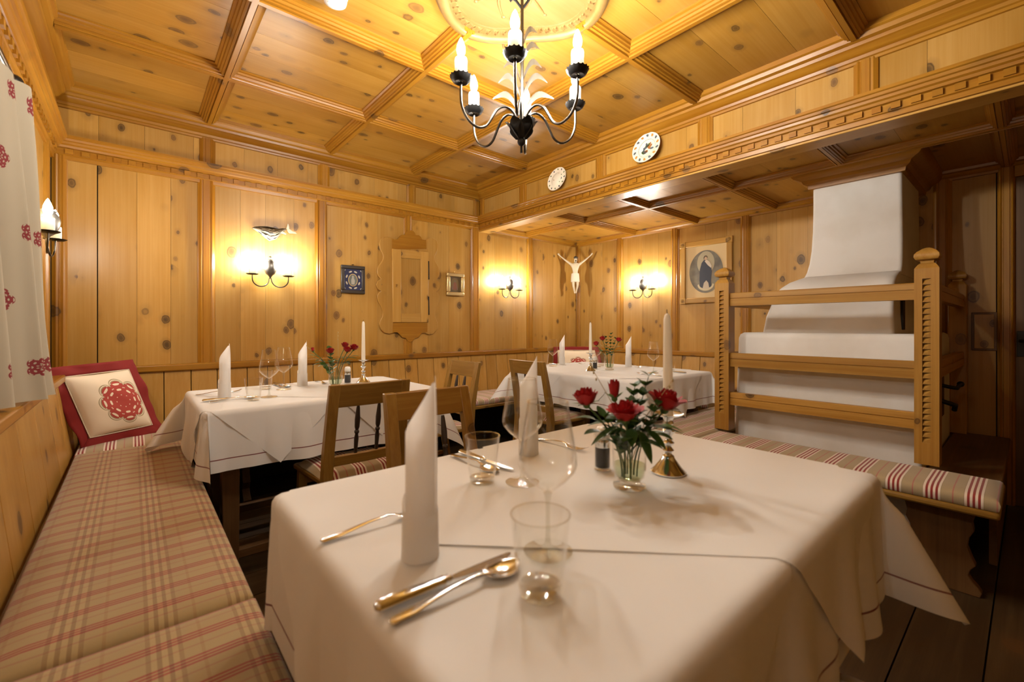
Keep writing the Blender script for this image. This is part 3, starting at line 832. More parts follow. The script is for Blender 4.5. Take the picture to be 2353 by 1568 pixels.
for i, (t, cs, la) in enumerate([(T1, [(.50, 2.575), (1.02, 2.575)], 'on the table beside the corner pillow'),
                                 (T2, [(2.93, 2.45), (2.93, 1.95)], 'on the niche table below the crucifix'),
                                 (T3, [(.50, .63), (1.0, .62)], 'on the table with the biggest roses')]):
    for k, c in enumerate(cs):
        ends = (('end by the bench', 'end by the chairs'), ('end by the back wall', 'end by the stove'), ('half by the plaid bench', 'half by the stove'))[i][k]
        cloth('table_overlay', 'white overlay set diagonally '+la+', '+ends, t, c, pi/4, .45, .45, .003+.0016*k, cloth_plain, 150, None, 'diagonal white table overlays', 20+i*3+k)

# ------------------------------------------------------------------ chairs
def make_chair(label, loc, rz):
    """farmhouse chair facing +y: splayed legs, sabre back posts, wide top rail, two dark turned spindles"""
    c = thing('dining_chair', label, 'chair', loc, rz, 'wooden spindle-back chairs')
    m = MB().prism([(-.175, -.19), (.175, -.19), (.205, .19), (.19, .205), (-.19, .205), (-.205, .19)], 'z', .425, .448)
    fix_normals(m.build('seat', oak['y'], c, bevel=.006))
    for s in (-1, 1):
        MB().loft([sq(s*.185, .185, .015, 0), sq(s*.168, .165, .021, .425)]).build('leg', oak['z'], c, bevel=.003)
        path = [(-.255, 0), (-.225, .18), (-.195, .36), (-.188, .45), (-.200, .58), (-.232, .74), (-.262, .875)]
        secs = []
        for yv, z in path:
            w = .018 if z > .3 else .016; dpt = .021 if z < .6 else lerp(.021, .013, (z-.6)/.28)
            x = s*(.170 if z < .45 else lerp(.170, .160, (z-.45)/.42))
            secs.append([(x-w-.004*(z > .3), yv-dpt, z), (x+w+.004*(z > .3), yv-dpt, z), (x+w+.004*(z > .3), yv+dpt, z), (x-w-.004*(z > .3), yv+dpt, z)])
        fix_normals(MB().loft(secs).build('back_post', oak['z'], c, bevel=.004))
        sp = [(.006, 0), (.008, .02), (.0105, .09), (.007, .115), (.011, .122), (.011, .130), (.007, .136), (.011, .150), (.0125, .19), (.008, .25), (.006, .262)]
        mb = MB()
        for_tilt = Matrix.Translation((s*.048, -.196, .545)) @ Matrix.Rotation(radians(9), 4, 'X')
        t = MB().lathe([(r*.95, z*.88) for r, z in sp], 12)
        mb.add([for_tilt @ Vector(p) for p in t.v], t.f)
        mb.build('spindle', spindlew, c, smooth=50)
        MB().box(s*.165-.012, s*.165+.012, -.18, .165, .20, .225).build('side_stretcher', oak['y'], c, bevel=.003)
    def rail_(z0, z1, y0, y1, t=.013, nm='top_rail', w=.142):
        return fix_normals(MB().loft([[(-w, y0-t, z0), (-w, y1-t, z1), (-w, y1+t, z1), (-w, y0+t, z0)], [(0, y0-t-.006, z0), (0, y1-t-.006, z1), (0, y1+t-.006, z1), (0, y0+t-.006, z0)],
                    [(w, y0-t, z0), (w, y1-t, z1), (w, y1+t, z1), (w, y0+t, z0)]]).build(nm, oak['x'], c, bevel=.003))
    rail_(.775, .873, -.240, -.262)
    rail_(.515, .558, -.192, -.197, nm='lower_rail', w=.152)
    MB().box(-.155, .155, .145, .165, .355, .425).build('apron', oak['x'], c, bevel=.002)
    return c
def make_pad(label, loc, rz):
    m = MB(); n = 18
    def P(i, j, top):
        u, v = (i-.5)*2, (j-.5)*2
        wx = .175+.02*(v+1)/2
        k = (1-abs(u)**6)*(1-abs(v)**6)
        return (u*wx*(1-.02*v*v), v*.180*(1-.02*u*u), (.450+.032*max(0, k)**.5+.003*sin(5*u)*cos(4*v)) if top else .4495)
    m.grid(lambda i, j: P(i, j, True), n, n); m.grid(lambda i, j: P(i, 1-j, False), 6, 6)
    o = m.build('chair_pad', fab_pad, smooth=180)
    o.location = loc; o.rotation_euler = (0, 0, rz)
    return tag(o, label, 'seat cushion', 'striped chair pads')
spots = [('honey-coloured chair turned to the table beside the corner pillow', (.80, 2.15, 0), 0, 'striped pad on the chair nearest the corner-pillow table'),
         ('honey-coloured chair at the far side of the biggest table, facing the camera', (.872, 1.262, 0), pi, 'striped pad on the chair facing the camera'),
         ('pale-lit chair seen from the side in front of the back bench', (1.52, 2.60, 0), pi/2, 'striped pad on the chair seen side-on near the back bench'),
         ('chair pulled up to the niche table, its back behind the tall napkin', (2.40, 2.345, 0), -pi/2, 'striped pad on the chair at the niche table'),
         ('chair pushed under the near side of the biggest table, only the seat edge showing', (.84, .075, 0), 0, 'striped pad on the chair under the near table edge')]
c0 = p0 = None
for la, loc, rz, lp in spots:
    if c0 is None: c0 = make_chair(la, loc, rz); p0 = make_pad(lp, loc, rz)
    else:
        dup(c0, loc, rz, la); q = p0.copy(); COL.objects.link(q); q.location = loc; q.rotation_euler = (0, 0, rz); q['label'] = lp
# ------------------------------------------------------------------ lamps
def bulb(parent, c, r=.0165, h=.064, mat=None):
    prof = [(.007, 0), (.009, .008), (.0150, .024), (.0165, .034), (.0150, .046), (.010, .062), (.005, .074), (.0, .082)]
    k = h/.064
    return MB().lathe([(a*r/.0165, b*k) for a, b in prof], 14, c).build('bulb', mat or bulb_m, parent, smooth=60)
CHX, CHY = RX, RY
ch = thing('chandelier', 'black wrought-iron six-armed candle chandelier with pewter leaf stem', 'chandelier', (CHX, CHY, 1.815))
zz = lambda z: z-1.815
MB().tube([(.004, 0, zz(1.95)), (.004, 0, zz(2.50))], .0065, 10).build('stem', steel_dark, ch, smooth=60)
mb = MB().tube([(.004, 0, zz(2.40)), (.030*.76, -.03*.65, zz(2.435)), (.045*.76, -.045*.65, zz(2.46)), (.040*.76, -.04*.65, zz(2.475))], .005, 8)
mb.tube([(.004, 0, zz(2.40)), (-.020*.76, .02*.65, zz(2.43)), (-.035*.76, .035*.65, zz(2.44)), (-.045*.76, .045*.65, zz(2.43))], .005, 8)
mb.lathe([(.045, 0), (.045, .004), (.012, .02), (.012, .03)], 20, (0, 0, zz(2.475)))
mb.build('ceiling_hook', iron, ch, smooth=50)
cup = MB()
for k in range(6):          # six-petalled iron tulip cup
    a0 = 2*pi*k/6+.3
    secs = []
    for t in range(9):
        f = t/8
        r = .010+.036*sin(min(1, f*1.1)*pi/2)+(.016*(f-.75)*4 if f > .75 else 0); z = zz(1.872)+.072*f
        w = (.020+.012*sin(pi*f))*sqrt(max(0, 1-max(0, f-.6)**2/.165))
        rad = Vector((cos(a0), sin(a0), 0)); tan = Vector((-sin(a0), cos(a0), 0))
        secs.append([rad*r-tan*w+Vector((0, 0, z)), rad*(r+.004)+Vector((0, 0, z)), rad*r+tan*w+Vector((0, 0, z)), rad*(r-.002)+Vector((0, 0, z))])
    cup.loft(secs)
cup.lathe([(.001, 0), (.018, .006), (.030, .022), (.034, .04), (.01, .05)], 16, (0, 0, zz(1.870)))
cup.build('tulip_cup', iron, ch, smooth=60)
MB().ball((0, 0, zz(1.862)), .0165, 14, 9).tube([(0, 0, zz(1.852)), (0, 0, zz(1.817))], .005, 8).build('drop_finial', iron, ch, smooth=60)
ang0 = atan2(-CHY, -CHX)+radians(-5)
for k in range(6):
    a = ang0+2*pi*k/6; d_ = lambda r, z: (r*cos(a), r*sin(a), zz(z))
    key = [(.012, 1.925), (.022, 1.955), (.045, 1.983), (.075, 1.990), (.105, 1.972), (.128, 1.935), (.148, 1.903), (.175, 1.889), (.203, 1.895), (.228, 1.915), (.246, 1.948), (.253, 1.985), (.253, 2.052)]
    pts = []
    for i in range(len(key)-1):
        p0_, p1, p2, p3 = key[max(i-1, 0)], key[i], key[i+1], key[min(i+2, len(key)-1)]
        for t in (0, .33, .67):
            pts.append(tuple(.5*((2*p1[q])+(-p0_[q]+p2[q])*t+(2*p0_[q]-5*p1[q]+4*p2[q]-p3[q])*t*t+(-p0_[q]+3*p1[q]-3*p2[q]+p3[q])*t**3) for q in (0, 1)))
    pts.append(key[-1])
    arm = MB().tube([d_(*p) for p in pts], .0052, 8).build('arm', steel_dark, ch, smooth=60)
    c = d_(.253, 2.045)
    n = 48; vs = []; fs = []; prof = [(.006, .004), (.024, .0), (.033, .006), (.040, .018), (.0425, .0235), (.041, .0235), (.031, .009), (.022, .004), (.006, .007)]
    for r, z in prof:
        fl_ = max(0, (r-.026)/.016)
        for q in range(n):
            tt = 2*pi*q/n; rr = r*(1+.045*fl_*cos(16*tt)); vs.append((c[0]+rr*cos(tt), c[1]+rr*sin(tt), c[2]+z+.002*fl_*cos(16*tt)))
    for j in range(len(prof)-1):
        for q in range(n): fs.append((j*n+q, j*n+(q+1) % n, (j+1)*n+(q+1) % n, (j+1)*n+q))
    MB().add(vs, fs).build('drip_pan', iron, ch, smooth=40)
    sl = MB().lathe([(.014, .004), (.014, .014), (.0235, .016), (.024, .03), (.0235, .06), (.024, .085), (.0225, .092), (.012, .0925)], 20, c).build('candle_sleeve', sleeve, ch, smooth=50)
    bulb(ch, (c[0], c[1], c[2]+.091))
RV, FV = Vector((.7604, -.6494, 0)), Vector((.6494, .7604, 0))
for rt, wd, zr, za, zt in ((2.015, .125, 0, 2.060, 2.045), (2.08, .10, 0, 2.135, 2.112), (2.15, .078, 0, 2.192, 2.172), (2.22, .070, 0, 2.262, 2.246), (2.285, .060, 0, 2.325, 2.312)):
    for s in (-1, 1):
        secs = []
        w2 = wd*(1.05 if s > 0 else .92)
        for t in range(13):
            f = t/12
            x = w2*f**1.15; z = rt-.055+(za-rt+.055)*sin(min(1, f/.66)*pi/2)-(za-zt)*1.25*max(0, (f-.66)/.34)**1.6
            hw = .0215*(sin(pi*min(1, f*.88+.10))**.9)+.0008
            ctr = RV*(s*x)+FV*.010+Vector((0, 0, zz(z)))
            up = Vector((0, 0, 1))*hw*.92+FV*hw*.5
            secs.append([ctr-up, ctr+Vector((0, 0, -.0015)), ctr+up, ctr+Vector((0, 0, .0035))])
        MB().loft(secs).build('leaf', pewter, ch, smooth=40)

def sconce(label, loc, rz, glow=None):
    """two-armed pewter wall sconce; local +y points out of the wall, origin at the hub against the wall"""
    s = thing('wall_sconce', label, 'wall lamp', loc, rz, 'twin candle wall sconces')
    MB().lathe([(.001, -.075), (.008, -.070), (.012, -.060), (.030, -.045), (.043, -.015), (.046, .010), (.040, .035), (.030, .048), (.034, .054), (.012, .060), (.006, .068), (.012, .074), (.008, .082), (.0, .086)], 24, (0, .056, .055)).build('urn_body', pewter, s, smooth=50)
    MB().tube([(0, 0, .02), (0, .03, .02), (0, .056, .02)], .008).build('wall_mount', iron, s, smooth=60)
    for sd in (-1, 1):
        a = []
        for t in range(17):
            f = t/16; th = pi*1.0*f
            a.append((sd*(.008+.055*(1-cos(th))), .056+.016*f, -.03-.055*sin(th)-.0*f if f < 1 else -.03))
        a[-1] = (sd*.118, .072, -.025)
        MB().tube([(0, .056, -.01)]+a+[(sd*.118, .072, -.004)], .0042, 8).build('arm', steel_dark, s, smooth=60)
        c = (sd*.118, .072, -.006)
        MB().lathe([(.001, 0), (.030, .001), (.040, .006), (.041, .008), (.030, .0045), (.001, .003)], 28, c).build('drip_pan', iron, s, smooth=50)
        MB().lathe([(.022, .003), (.0225, .03), (.022, .062), (.0205, .066), (.010, .0665)], 18, c).build('candle_sleeve', sleeve, s, smooth=50)
        bulb(s, (c[0], c[1], c[2]+.065), mat=glow or bulb_w)
    return s
sconce('pewter twin-candle wall sconce under the striped whale', (.763, YB-.012, 1.492), pi)
sconce('pewter twin-candle wall sconce between the small gilt picture and the crucifix', (3.055, YB-.012, 1.508), pi)
sconce('pewter twin-candle wall sconce beside the framed oval picture', (XR-.012, 2.69, 1.508), pi/2)
sconce('pewter twin-candle wall sconce half behind the curtain', (XL+.012, 2.845, 1.525), -pi/2, bulb_l)
sconce('pewter twin-candle wall sconce on the window wall beside the plaid bench, before the curtain', (XL+.012, .15, 1.525), -pi/2, bulb_d)

# ------------------------------------------------------------------ things on the walls
wh = thing('whale_ornament', 'black and cream striped pottery whale hung above the wall sconce', 'wall ornament', (.80, YB-.008, 1.83))
def wpt(X, Y): return ((X-650)*.000411, 0, (300-Y)*.00041+(X-300)*.00005)
stripe_m, nt, b_ = newmat('striped raku glaze')
uvn = N(nt, 'ShaderNodeUVMap'); uvn.uv_map = 'uv'; spx = N(nt, 'ShaderNodeSeparateXYZ'); nt.links.new(uvn.outputs[0], spx.inputs[0])
no_ = N(nt, 'ShaderNodeTexNoise'); no_.inputs['Scale'].default_value = 6; nt.links.new(uvn.outputs[0], no_.inputs['Vector'])
wv = math_(nt, 'SINE', math_(nt, 'MULTIPLY_ADD', spx.outputs[1], 30, math_(nt, 'MULTIPLY', no_.outputs[0], 9)))
dk = math_(nt, 'MAXIMUM', math_(nt, 'GREATER_THAN', wv, .35), math_(nt, 'GREATER_THAN', math_(nt, 'MULTIPLY_ADD', no_.outputs[0], .2, spx.outputs[1]), .93))
nt.links.new(mixc(nt, dk, (.40, .33, .22), (.02, .016, .010)), b_.inputs['Base Color']); b_.inputs['Roughness'].default_value = .25
UP = [(300, 292), (340, 270), (420, 260), (540, 258), (640, 278), (720, 300), (800, 288), (862, 300)]
LO = [(300, 296), (350, 335), (430, 395), (505, 465), (575, 525), (690, 488), (742, 420), (800, 372), (862, 312)]
def along(pl, t):
    x = t*(len(pl)-1); i = min(int(x), len(pl)-2); f = x-i
    return (lerp(pl[i][0], pl[i+1][0], f), lerp(pl[i][1], pl[i+1][1], f))
def WP(side):
    def f(i, j):
        u = along(UP, i); l = along(LO, i); X, Y = lerp(l[0], u[0], j), lerp(l[1], u[1], j)
        p = wpt(X, Y); return (p[0], side*.020*(sin(pi*min(max(i, 0), 1))**.5)*sin(pi*j)-.001*side, p[2])
    return f
MB().grid(WP(-1), 28, 14, lambda i, j: (i, j)).grid(WP(.15), 28, 6, lambda i, j: (i, j)).build('body', stripe_m, wh, smooth=60)
for nm, pl in (('tail_fluke', [(850, 300), (872, 205), (890, 215), (900, 262), (905, 300)]), ('tail_fluke', [(862, 290), (905, 300), (960, 345), (1010, 355), (1030, 392), (960, 385), (900, 380), (872, 340)]), ('side_fin', [(735, 345), (800, 350), (860, 395), (840, 408), (760, 380)])):
    o = MB().prism([(wpt(*p)[0], wpt(*p)[2]) for p in pl], 'y', -.012, -.002).build(nm, simple(nm+' glaze', (.40, .33, .21), .3), wh, bevel=.002)

# carved wall cupboard
cb = thing('wall_cupboard', 'scroll-carved pine wall cupboard door between two small pictures', 'cupboard', (1.91, YB, 1.16))
def cpt(X, Y):
    x = 1.591+(X-25)*.00079
    return x-1.91, 1.12+(240-Y/5.409)/1020*(.6494*x+2.783)-1.16
OUT = [(430, 103), (398, 112), (375, 135), (372, 160), (350, 158), (320, 162), (298, 185), (285, 215), (255, 222), (225, 212), (200, 195), (160, 185), (115, 192), (78, 222), (62, 270), (70, 330), (92, 375), (110, 420), (104, 470), (75, 520), (48, 560), (36, 610), (45, 665), (82, 712),
       (40, 738), (26, 785), (45, 835), (84, 860), (50, 885), (38, 925), (48, 985), (82, 1050), (106, 1110), (98, 1180), (72, 1235), (62, 1285), (80, 1335), (122, 1382), (180, 1396), (238, 1374), (275, 1376), (302, 1400), (332, 1438), (380, 1448), (398, 1480), (440, 1498)]
CX = 434
right = [(2*CX-x-5, y+12*(y < 400)+10*(x < 300 and y > 300)) for x, y in reversed(OUT[1:-1])]
fix_normals(MB().prism([cpt(*p) for p in OUT+right], 'y', -.019, .0).build('carved_surround', pine_fine['z'], cb, bevel=.004))
def quadbox(pts, d0, d1, nm, mat, par, bev=.003):
    return fix_normals(MB().prism([cpt(*p) for p in pts], 'y', -d1, -d0).build(nm, mat, par, bevel=bev))
dpt = lambda x0, x1, y0, y1: [(x0, y0), (x1, y0+(x1-x0)*.09), (x1, y1), (x0, y1)]
door = quadbox([(207, 335), (660, 380), (660, 1250), (215, 1250)], .016, .022, 'cupboard_door', pine['z'], cb, .002)
for nm, pl in (('stile', [(207, 335), (312, 346), (312, 1250), (215, 1250)]), ('stile', [(562, 371), (660, 380), (660, 1250), (562, 1250)]), ('door_rail', [(313, 346), (561, 371), (561, 470), (313, 450)]), ('door_rail', [(313, 1140), (561, 1140), (561, 1250), (313, 1250)])):
    quadbox(pl, .022, .032, nm, pine['z' if nm == 'stile' else 'x'], door)
for yy in (490, 930): quadbox([(656, yy), (670, yy), (674, yy+228), (662, yy+228)], .018, .034, 'hinge', iron, cb, .001)
for nm, pl in (('crest_board', [(207, 205), (240, 220), (275, 215), (300, 182), (330, 162), (365, 160), (372, 140), (398, 112), (430, 103), (470, 112), (495, 140), (500, 165), (540, 165), (568, 185), (588, 220), (640, 228), (645, 340), (207, 340)]),
               ('base_board', [(215, 1250), (655, 1250), (655, 1372), (630, 1374), (590, 1378), (563, 1402), (533, 1440), (485, 1450), (466, 1482), (430, 1496), (398, 1480), (380, 1448), (332, 1438), (302, 1400), (275, 1376), (238, 1374), (215, 1384)])):
    quadbox(pl, .005, .0215, nm, trimw['x'], cb, .0015)
kx, kz = cpt(252, 790)
MB().box(kx-.006, kx+.006, -.036, -.032, kz-.016, kz+.012).tube([(kx, -.033, kz+.004), (kx, -.05, kz+.004), (kx, -.055, kz-.004)], .003).build('key', brass, cb, smooth=50)
for p in ((88, 780), (772, 818), (440, 1448), (432, 158)):
    x, z = cpt(*p); q = .020
    MB().add([(x-q, -.016, z), (x, -.016, z-q*1.2), (x+q, -.016, z), (x, -.016, z+q*1.2), (x, -.021, z)], [(0, 1, 4), (1, 2, 4), (2, 3, 4), (3, 0, 4)]).build('carved_diamond', oak['z'], cb)
for p, sg in (((745, 722), 1), ((745, 905), -1), ((108, 690), 1), ((120, 885), -1)):
    x, z = cpt(*p)
    MB().tube([(x+.022*cos(t*.45+.6)*(1-.03*t), -.017, z+sg*.022*sin(t*.45+.6)*(1-.03*t)) for t in range(11)], .0022, 6).build('carved_scroll', oak['z'], cb, smooth=60)

def frame(name, label, loc, rz, w, h, fw, fd, mat, loc_group=None):
    f = thing(name, label, 'picture', loc, rz)
    for x0, x1, z0, z1, ax in ((-w/2, w/2, h/2-fw, h/2, 0), (-w/2, w/2, -h/2, -h/2+fw, 0), (-w/2, -w/2+fw, -h/2+fw, h/2-fw, 1), (w/2-fw, w/2, -h/2+fw, h/2-fw, 1)):
        m = mat[ax] if isinstance(mat, tuple) else mat
        MB().box(x0, x1, .002, fd, z0, z1).build('frame_bar', m, f, bevel=min(fw, fd)*.25)
    return f
def ellipse(cx, cz, a, b, y, n=40, mb=None):
    mb = mb or MB(); return mb.add([(cx+a*cos(2*pi*k/n), y, cz+b*sin(2*pi*k/n)) for k in range(n)], [tuple(range(n))])
def flat(pts, y): return MB().add([(x, y, z) for x, z in pts], [tuple(range(len(pts)))])
# small dark framed relic picture
f = frame('small_picture', 'small dark-framed picture with blue ground and oval medallion', (1.393, YB-.004, 1.508), pi, .200, .232, .028, .020, simple('dark stained frame', (.03, .02, .012), .4))
MB().box(-.075, .075, .001, .006, -.09, .09).build('canvas', simple('deep blue ground', (.012, .014, .06), .6), f)
ellipse(0, -.004, .040, .052, .0072).build('medallion_rim', gilt, f)
ellipse(0, -.004, .034, .046, .0080).build('medallion', simple('grey green medallion', (.13, .14, .12), .6), f)
flat([(-.012, -.040), (.014, -.040), (.016, -.005), (.008, .018), (.010, .028), (0, .034), (-.008, .026), (-.006, .014), (-.016, -.008)], .0086).build('painted_figure', simple('pale painted robe', (.38, .36, .30), .7), f)
orn = simple('cream paper ornaments', (.55, .48, .36), .6)
for k in range(8):
    a = 2*pi*k/8+pi/8; x, z = .056*cos(a), -.003+.072*sin(a)
    m = MB(); ca_, sa_ = cos(a+pi/2), sin(a+pi/2)
    m.add([(x+ca_*u-sa_*v, .0078, z+sa_*u+ca_*v) for u, v in ((-.015, 0), (-.008, -.006), (.008, -.006), (.015, 0), (.008, .006), (-.008, .006))], [(0, 1, 2, 3, 4, 5)])
    m.build('paper_ornament', orn, f)
for sx in (-1, 1):
    for sz in (-1, 1):
        MB().tube([(sx*(.066-.020*cos(t*.5)*(t/8)), .008, sz*(.080-.020*sin(t*.5)*(t/8))) for t in range(9)], .0022, 5).build('paper_scroll', orn, f)
MB().lathe([(.008, -.002), (.010, 0), (.008, .002)], 12, (0, .006, .124)).build('hanger', iron, f)
# small gilt picture
f = frame('small_picture', 'small gilt-framed picture right of the carved cupboard', (2.397, YB-.004, 1.528), pi, .200, .222, .036, .030, gilt)
MB().box(-.066, .066, .001, .008, -.077, .077).build('canvas', simple('brown old canvas', (.10, .065, .028), .5), f)
ellipse(0, .0, .048, .062, .0086).build('painted_glow', simple('ochre glow', (.16, .10, .035), .6), f)
flat([(-.036, -.050), (.036, -.050), (.022, .006), (.008, .022), (-.008, .022), (-.022, .006)], .0092).build('painted_figure', simple('painted russet robe', (.20, .075, .04), .6), f)
flat([(-.034, -.054), (-.026, -.050), (-.014, .018), (-.004, .034), (.004, .034), (.014, .018), (.026, -.050), (.034, -.054), (.012, .028), (0, .042), (-.012, .028)], .0097).build('painted_mantle', simple('painted grey mantle', (.13, .13, .11), .6), f)
MB().tube([(-.008, .006, .115), (0, .006, .130), (.008, .006, .115)], .002, 6).build('hanger', brass, f)
# large oval picture
f = frame('framed_picture', 'wooden-framed picture of a robed figure in a grey oval', (XR-.006, 2.034, 1.646), pi/2, .505, .605, .052, .026, (pine_fine['x'], pine_fine['z']))
for sx in (-1, 1):
    for sz in (-1, 1):
        MB().box(sx*.2265-.030, sx*.2265+.030, .002, .031, sz*.2765-.030, sz*.2765+.030).build('corner_block', pine_fine['z'], f, bevel=.003)
        o = MB().lathe([(.018, 0), (.016, .003), (.010, .002), (.008, .005), (.001, .006)], 16).build('corner_boss', oak['z'], f); o.rotation_euler = (-pi/2, 0, 0); o.location = (sx*.2265, .031, sz*.2765)
MB().box(-.205, .205, .001, .008, -.255, .255).build('mount_board', simple('aged paper mount', (.55, .40, .20), .8), f)
ovm, nt, b_ = newmat('painted cloudy oval')
tc = N(nt, 'ShaderNodeTexCoord'); nz = N(nt, 'ShaderNodeTexNoise'); nz.inputs['Scale'].default_value = 9; nz.inputs['Detail'].default_value = 5
nt.links.new(tc.outputs['Object'], nz.inputs['Vector'])
nt.links.new(ramp(nt, nz.outputs[0], [(.3, (.075, .065, .05)), (.55, (.15, .13, .09)), (.75, (.24, .20, .12))]), b_.inputs['Base Color'])
ellipse(.0, .0, .165, .205, .0095, 56).build('painted_oval', ovm, f)
ellipse(.0, .085, .085, .11, .0101, 40).build('painted_glow', simple('painted warm glow', (.34, .29, .18), .7), f)
flat([(-.055, -.155), (.055, -.155), (.062, -.08), (.058, .02), (.040, .085), (.014, .115), (-.014, .115), (-.046, .075), (-.060, .0), (-.052, -.09)], .0107).build('painted_cloak', simple('painted blue-black cloak', (.022, .026, .040), .6), f)
flat([(-.036, -.165), (.030, -.165), (.018, -.11), (-.006, -.085), (-.026, -.11)], .0113).build('painted_skirt', simple('painted white skirt', (.46, .38, .28), .7), f)
flat([(-.052, .03), (-.020, .06), (.010, .10), (-.012, .112), (-.040, .088), (-.058, .05)], .0115).build('painted_sleeve', simple('painted white sleeve', (.50, .42, .32), .7), f)
ellipse(.0, .128, .015, .020, .0113, 20).build('painted_face', simple('painted face', (.42, .28, .17), .7), f)
flat([(-.016, .126), (-.020, .140), (-.006, .154), (.010, .152), (.020, .138), (.018, .112), (.012, .128), (.006, .142), (-.008, .142)], .0117).build('painted_hair', simple('painted brown hair', (.06, .035, .015), .7), f)
flat([(.080*cos(a), -.125+.060*sin(a)) for a in [pi+pi*k/16 for k in range(17)]]+[(.066*cos(a), -.118+.046*sin(a)) for a in [2*pi-pi*k/16 for k in range(17)]], .0110).build('painted_crescent', simple('painted pale crescent', (.50, .42, .25), .6), f)

# carved crucifix figure in the niche corner
cr = thing('crucifix_figure', 'carved pale wooden crucifix figure hung in the niche corner', 'crucifix', (3.985, 3.512, 1.70), radians(135))
# local +y faces the room (rotated so that it looks out of the corner)
sk = {'pel': (0, 0, .0), 'wai': (0, .008, .065), 'che': (0, .012, .125), 'nec': (0, .012, .170), 'hea': (-.004, .026, .205), 'top': (-.004, .024, .232),
      'sl': (-.056, .008, .158), 'el': (-.118, .0, .205), 'wl': (-.170, -.012, .250), 'hl': (-.192, -.014, .270),
      'sr': (.056, .008, .158), 'er': (.118, .0, .205), 'wr': (.170, -.012, .250), 'hr': (.192, -.014, .270),
      'pl': (-.026, 0, -.02), 'kl': (-.026, .030, -.10), 'al': (-.010, .008, -.172), 'fl': (-.006, .026, -.192),
      'pr': (.026, 0, -.02), 'kr': (.024, .028, -.10), 'ar': (.010, .014, -.172), 'fr': (.006, .034, -.196)}
rad = {'pel': .034, 'wai': .030, 'che': .038, 'nec': .014, 'hea': .021, 'top': .016, 'sl': .018, 'el': .012, 'wl': .008, 'hl': .008, 'sr': .018, 'er': .012, 'wr': .008, 'hr': .008,
       'pl': .024, 'kl': .016, 'al': .010, 'fl': .009, 'pr': .024, 'kr': .016, 'ar': .010, 'fr': .009}
ed = 'pel-wai wai-che che-nec nec-hea hea-top che-sl sl-el el-wl wl-hl che-sr sr-er er-wr wr-hr pel-pl pl-kl kl-al al-fl pel-pr pr-kr kr-ar ar-fr'.split()
ks = list(sk)
for sgn, hn in ((-1, 'hl'), (1, 'hr')):
    hx, hy, hz_ = sk[hn]
    for q, (dx, dz, ln) in enumerate(((.2, 1, .020), (.55, .85, .022), (.9, .5, .020), (-.5, .8, .014))):
        nm = 'f%d%s' % (q, hn); sk[nm] = (hx+sgn*dx*ln, hy+.003, hz_+dz*ln); rad[nm] = .0028; ed.append(hn+'-'+nm)
ks = list(sk)
me = bpy.data.meshes.new('body'); me.from_pydata([sk[k] for k in ks], [(ks.index(a), ks.index(b)) for a, b in (e.split('-') for e in ed)], [])
o = bpy.data.objects.new('body', me); COL.objects.link(o); o.parent = cr
me.materials.append(simple('pale painted wood', (.50, .41, .27), .5))
mo = o.modifiers.new('skin', 'SKIN'); mo.use_smooth_shade = True
for i, k in enumerate(ks):
    me.skin_vertices[0].data[i].radius = (rad[k], rad[k]*.9); me.skin_vertices[0].data[i].use_root = (k == 'pel')
mo = o.modifiers.new('sub', 'SUBSURF'); mo.levels = 2; mo.render_levels = 2
def ell(rx, ry, z, cy=0): return [(rx*cos(2*pi*k/24)*(1+.03*cos(9*2*pi*k/24)), cy+ry*sin(2*pi*k/24)*(1+.03*cos(7*2*pi*k/24)), z) for k in range(24)]
MB().loft([ell(.042, .036, .045), ell(.046, .040, .02), ell(.049, .042, -.02), ell(.050, .044, -.055, .006), ell(.046, .040, -.058, .006)]).build('loincloth', simple('cream carved cloth', (.60, .53, .40), .6), cr, smooth=60)
hair = simple('dark painted hair', (.05, .038, .025), .6)
MB().add(*[(lambda m: (m.v, m.f))(MB().ball((-.004, .019, .226), .0225, 14, 9, 1.05))][0]).build('hair', hair, cr, smooth=60)
MB().tube([(-.004+.022*cos(2*pi*k/14), .021+.022*sin(2*pi*k/14), .231+.002*(-1)**k) for k in range(14)], .004, 6, closed=True).build('thorn_crown', hair, cr, smooth=60)
MB().ball((-.004, .039, .190), .009, 8, 6, 1.3).build('beard', hair, cr, smooth=60)
MB().ball((-.004, .0475, .204), .0035, 6, 5, 1.6).build('nose', o.data.materials[0], cr, smooth=60)

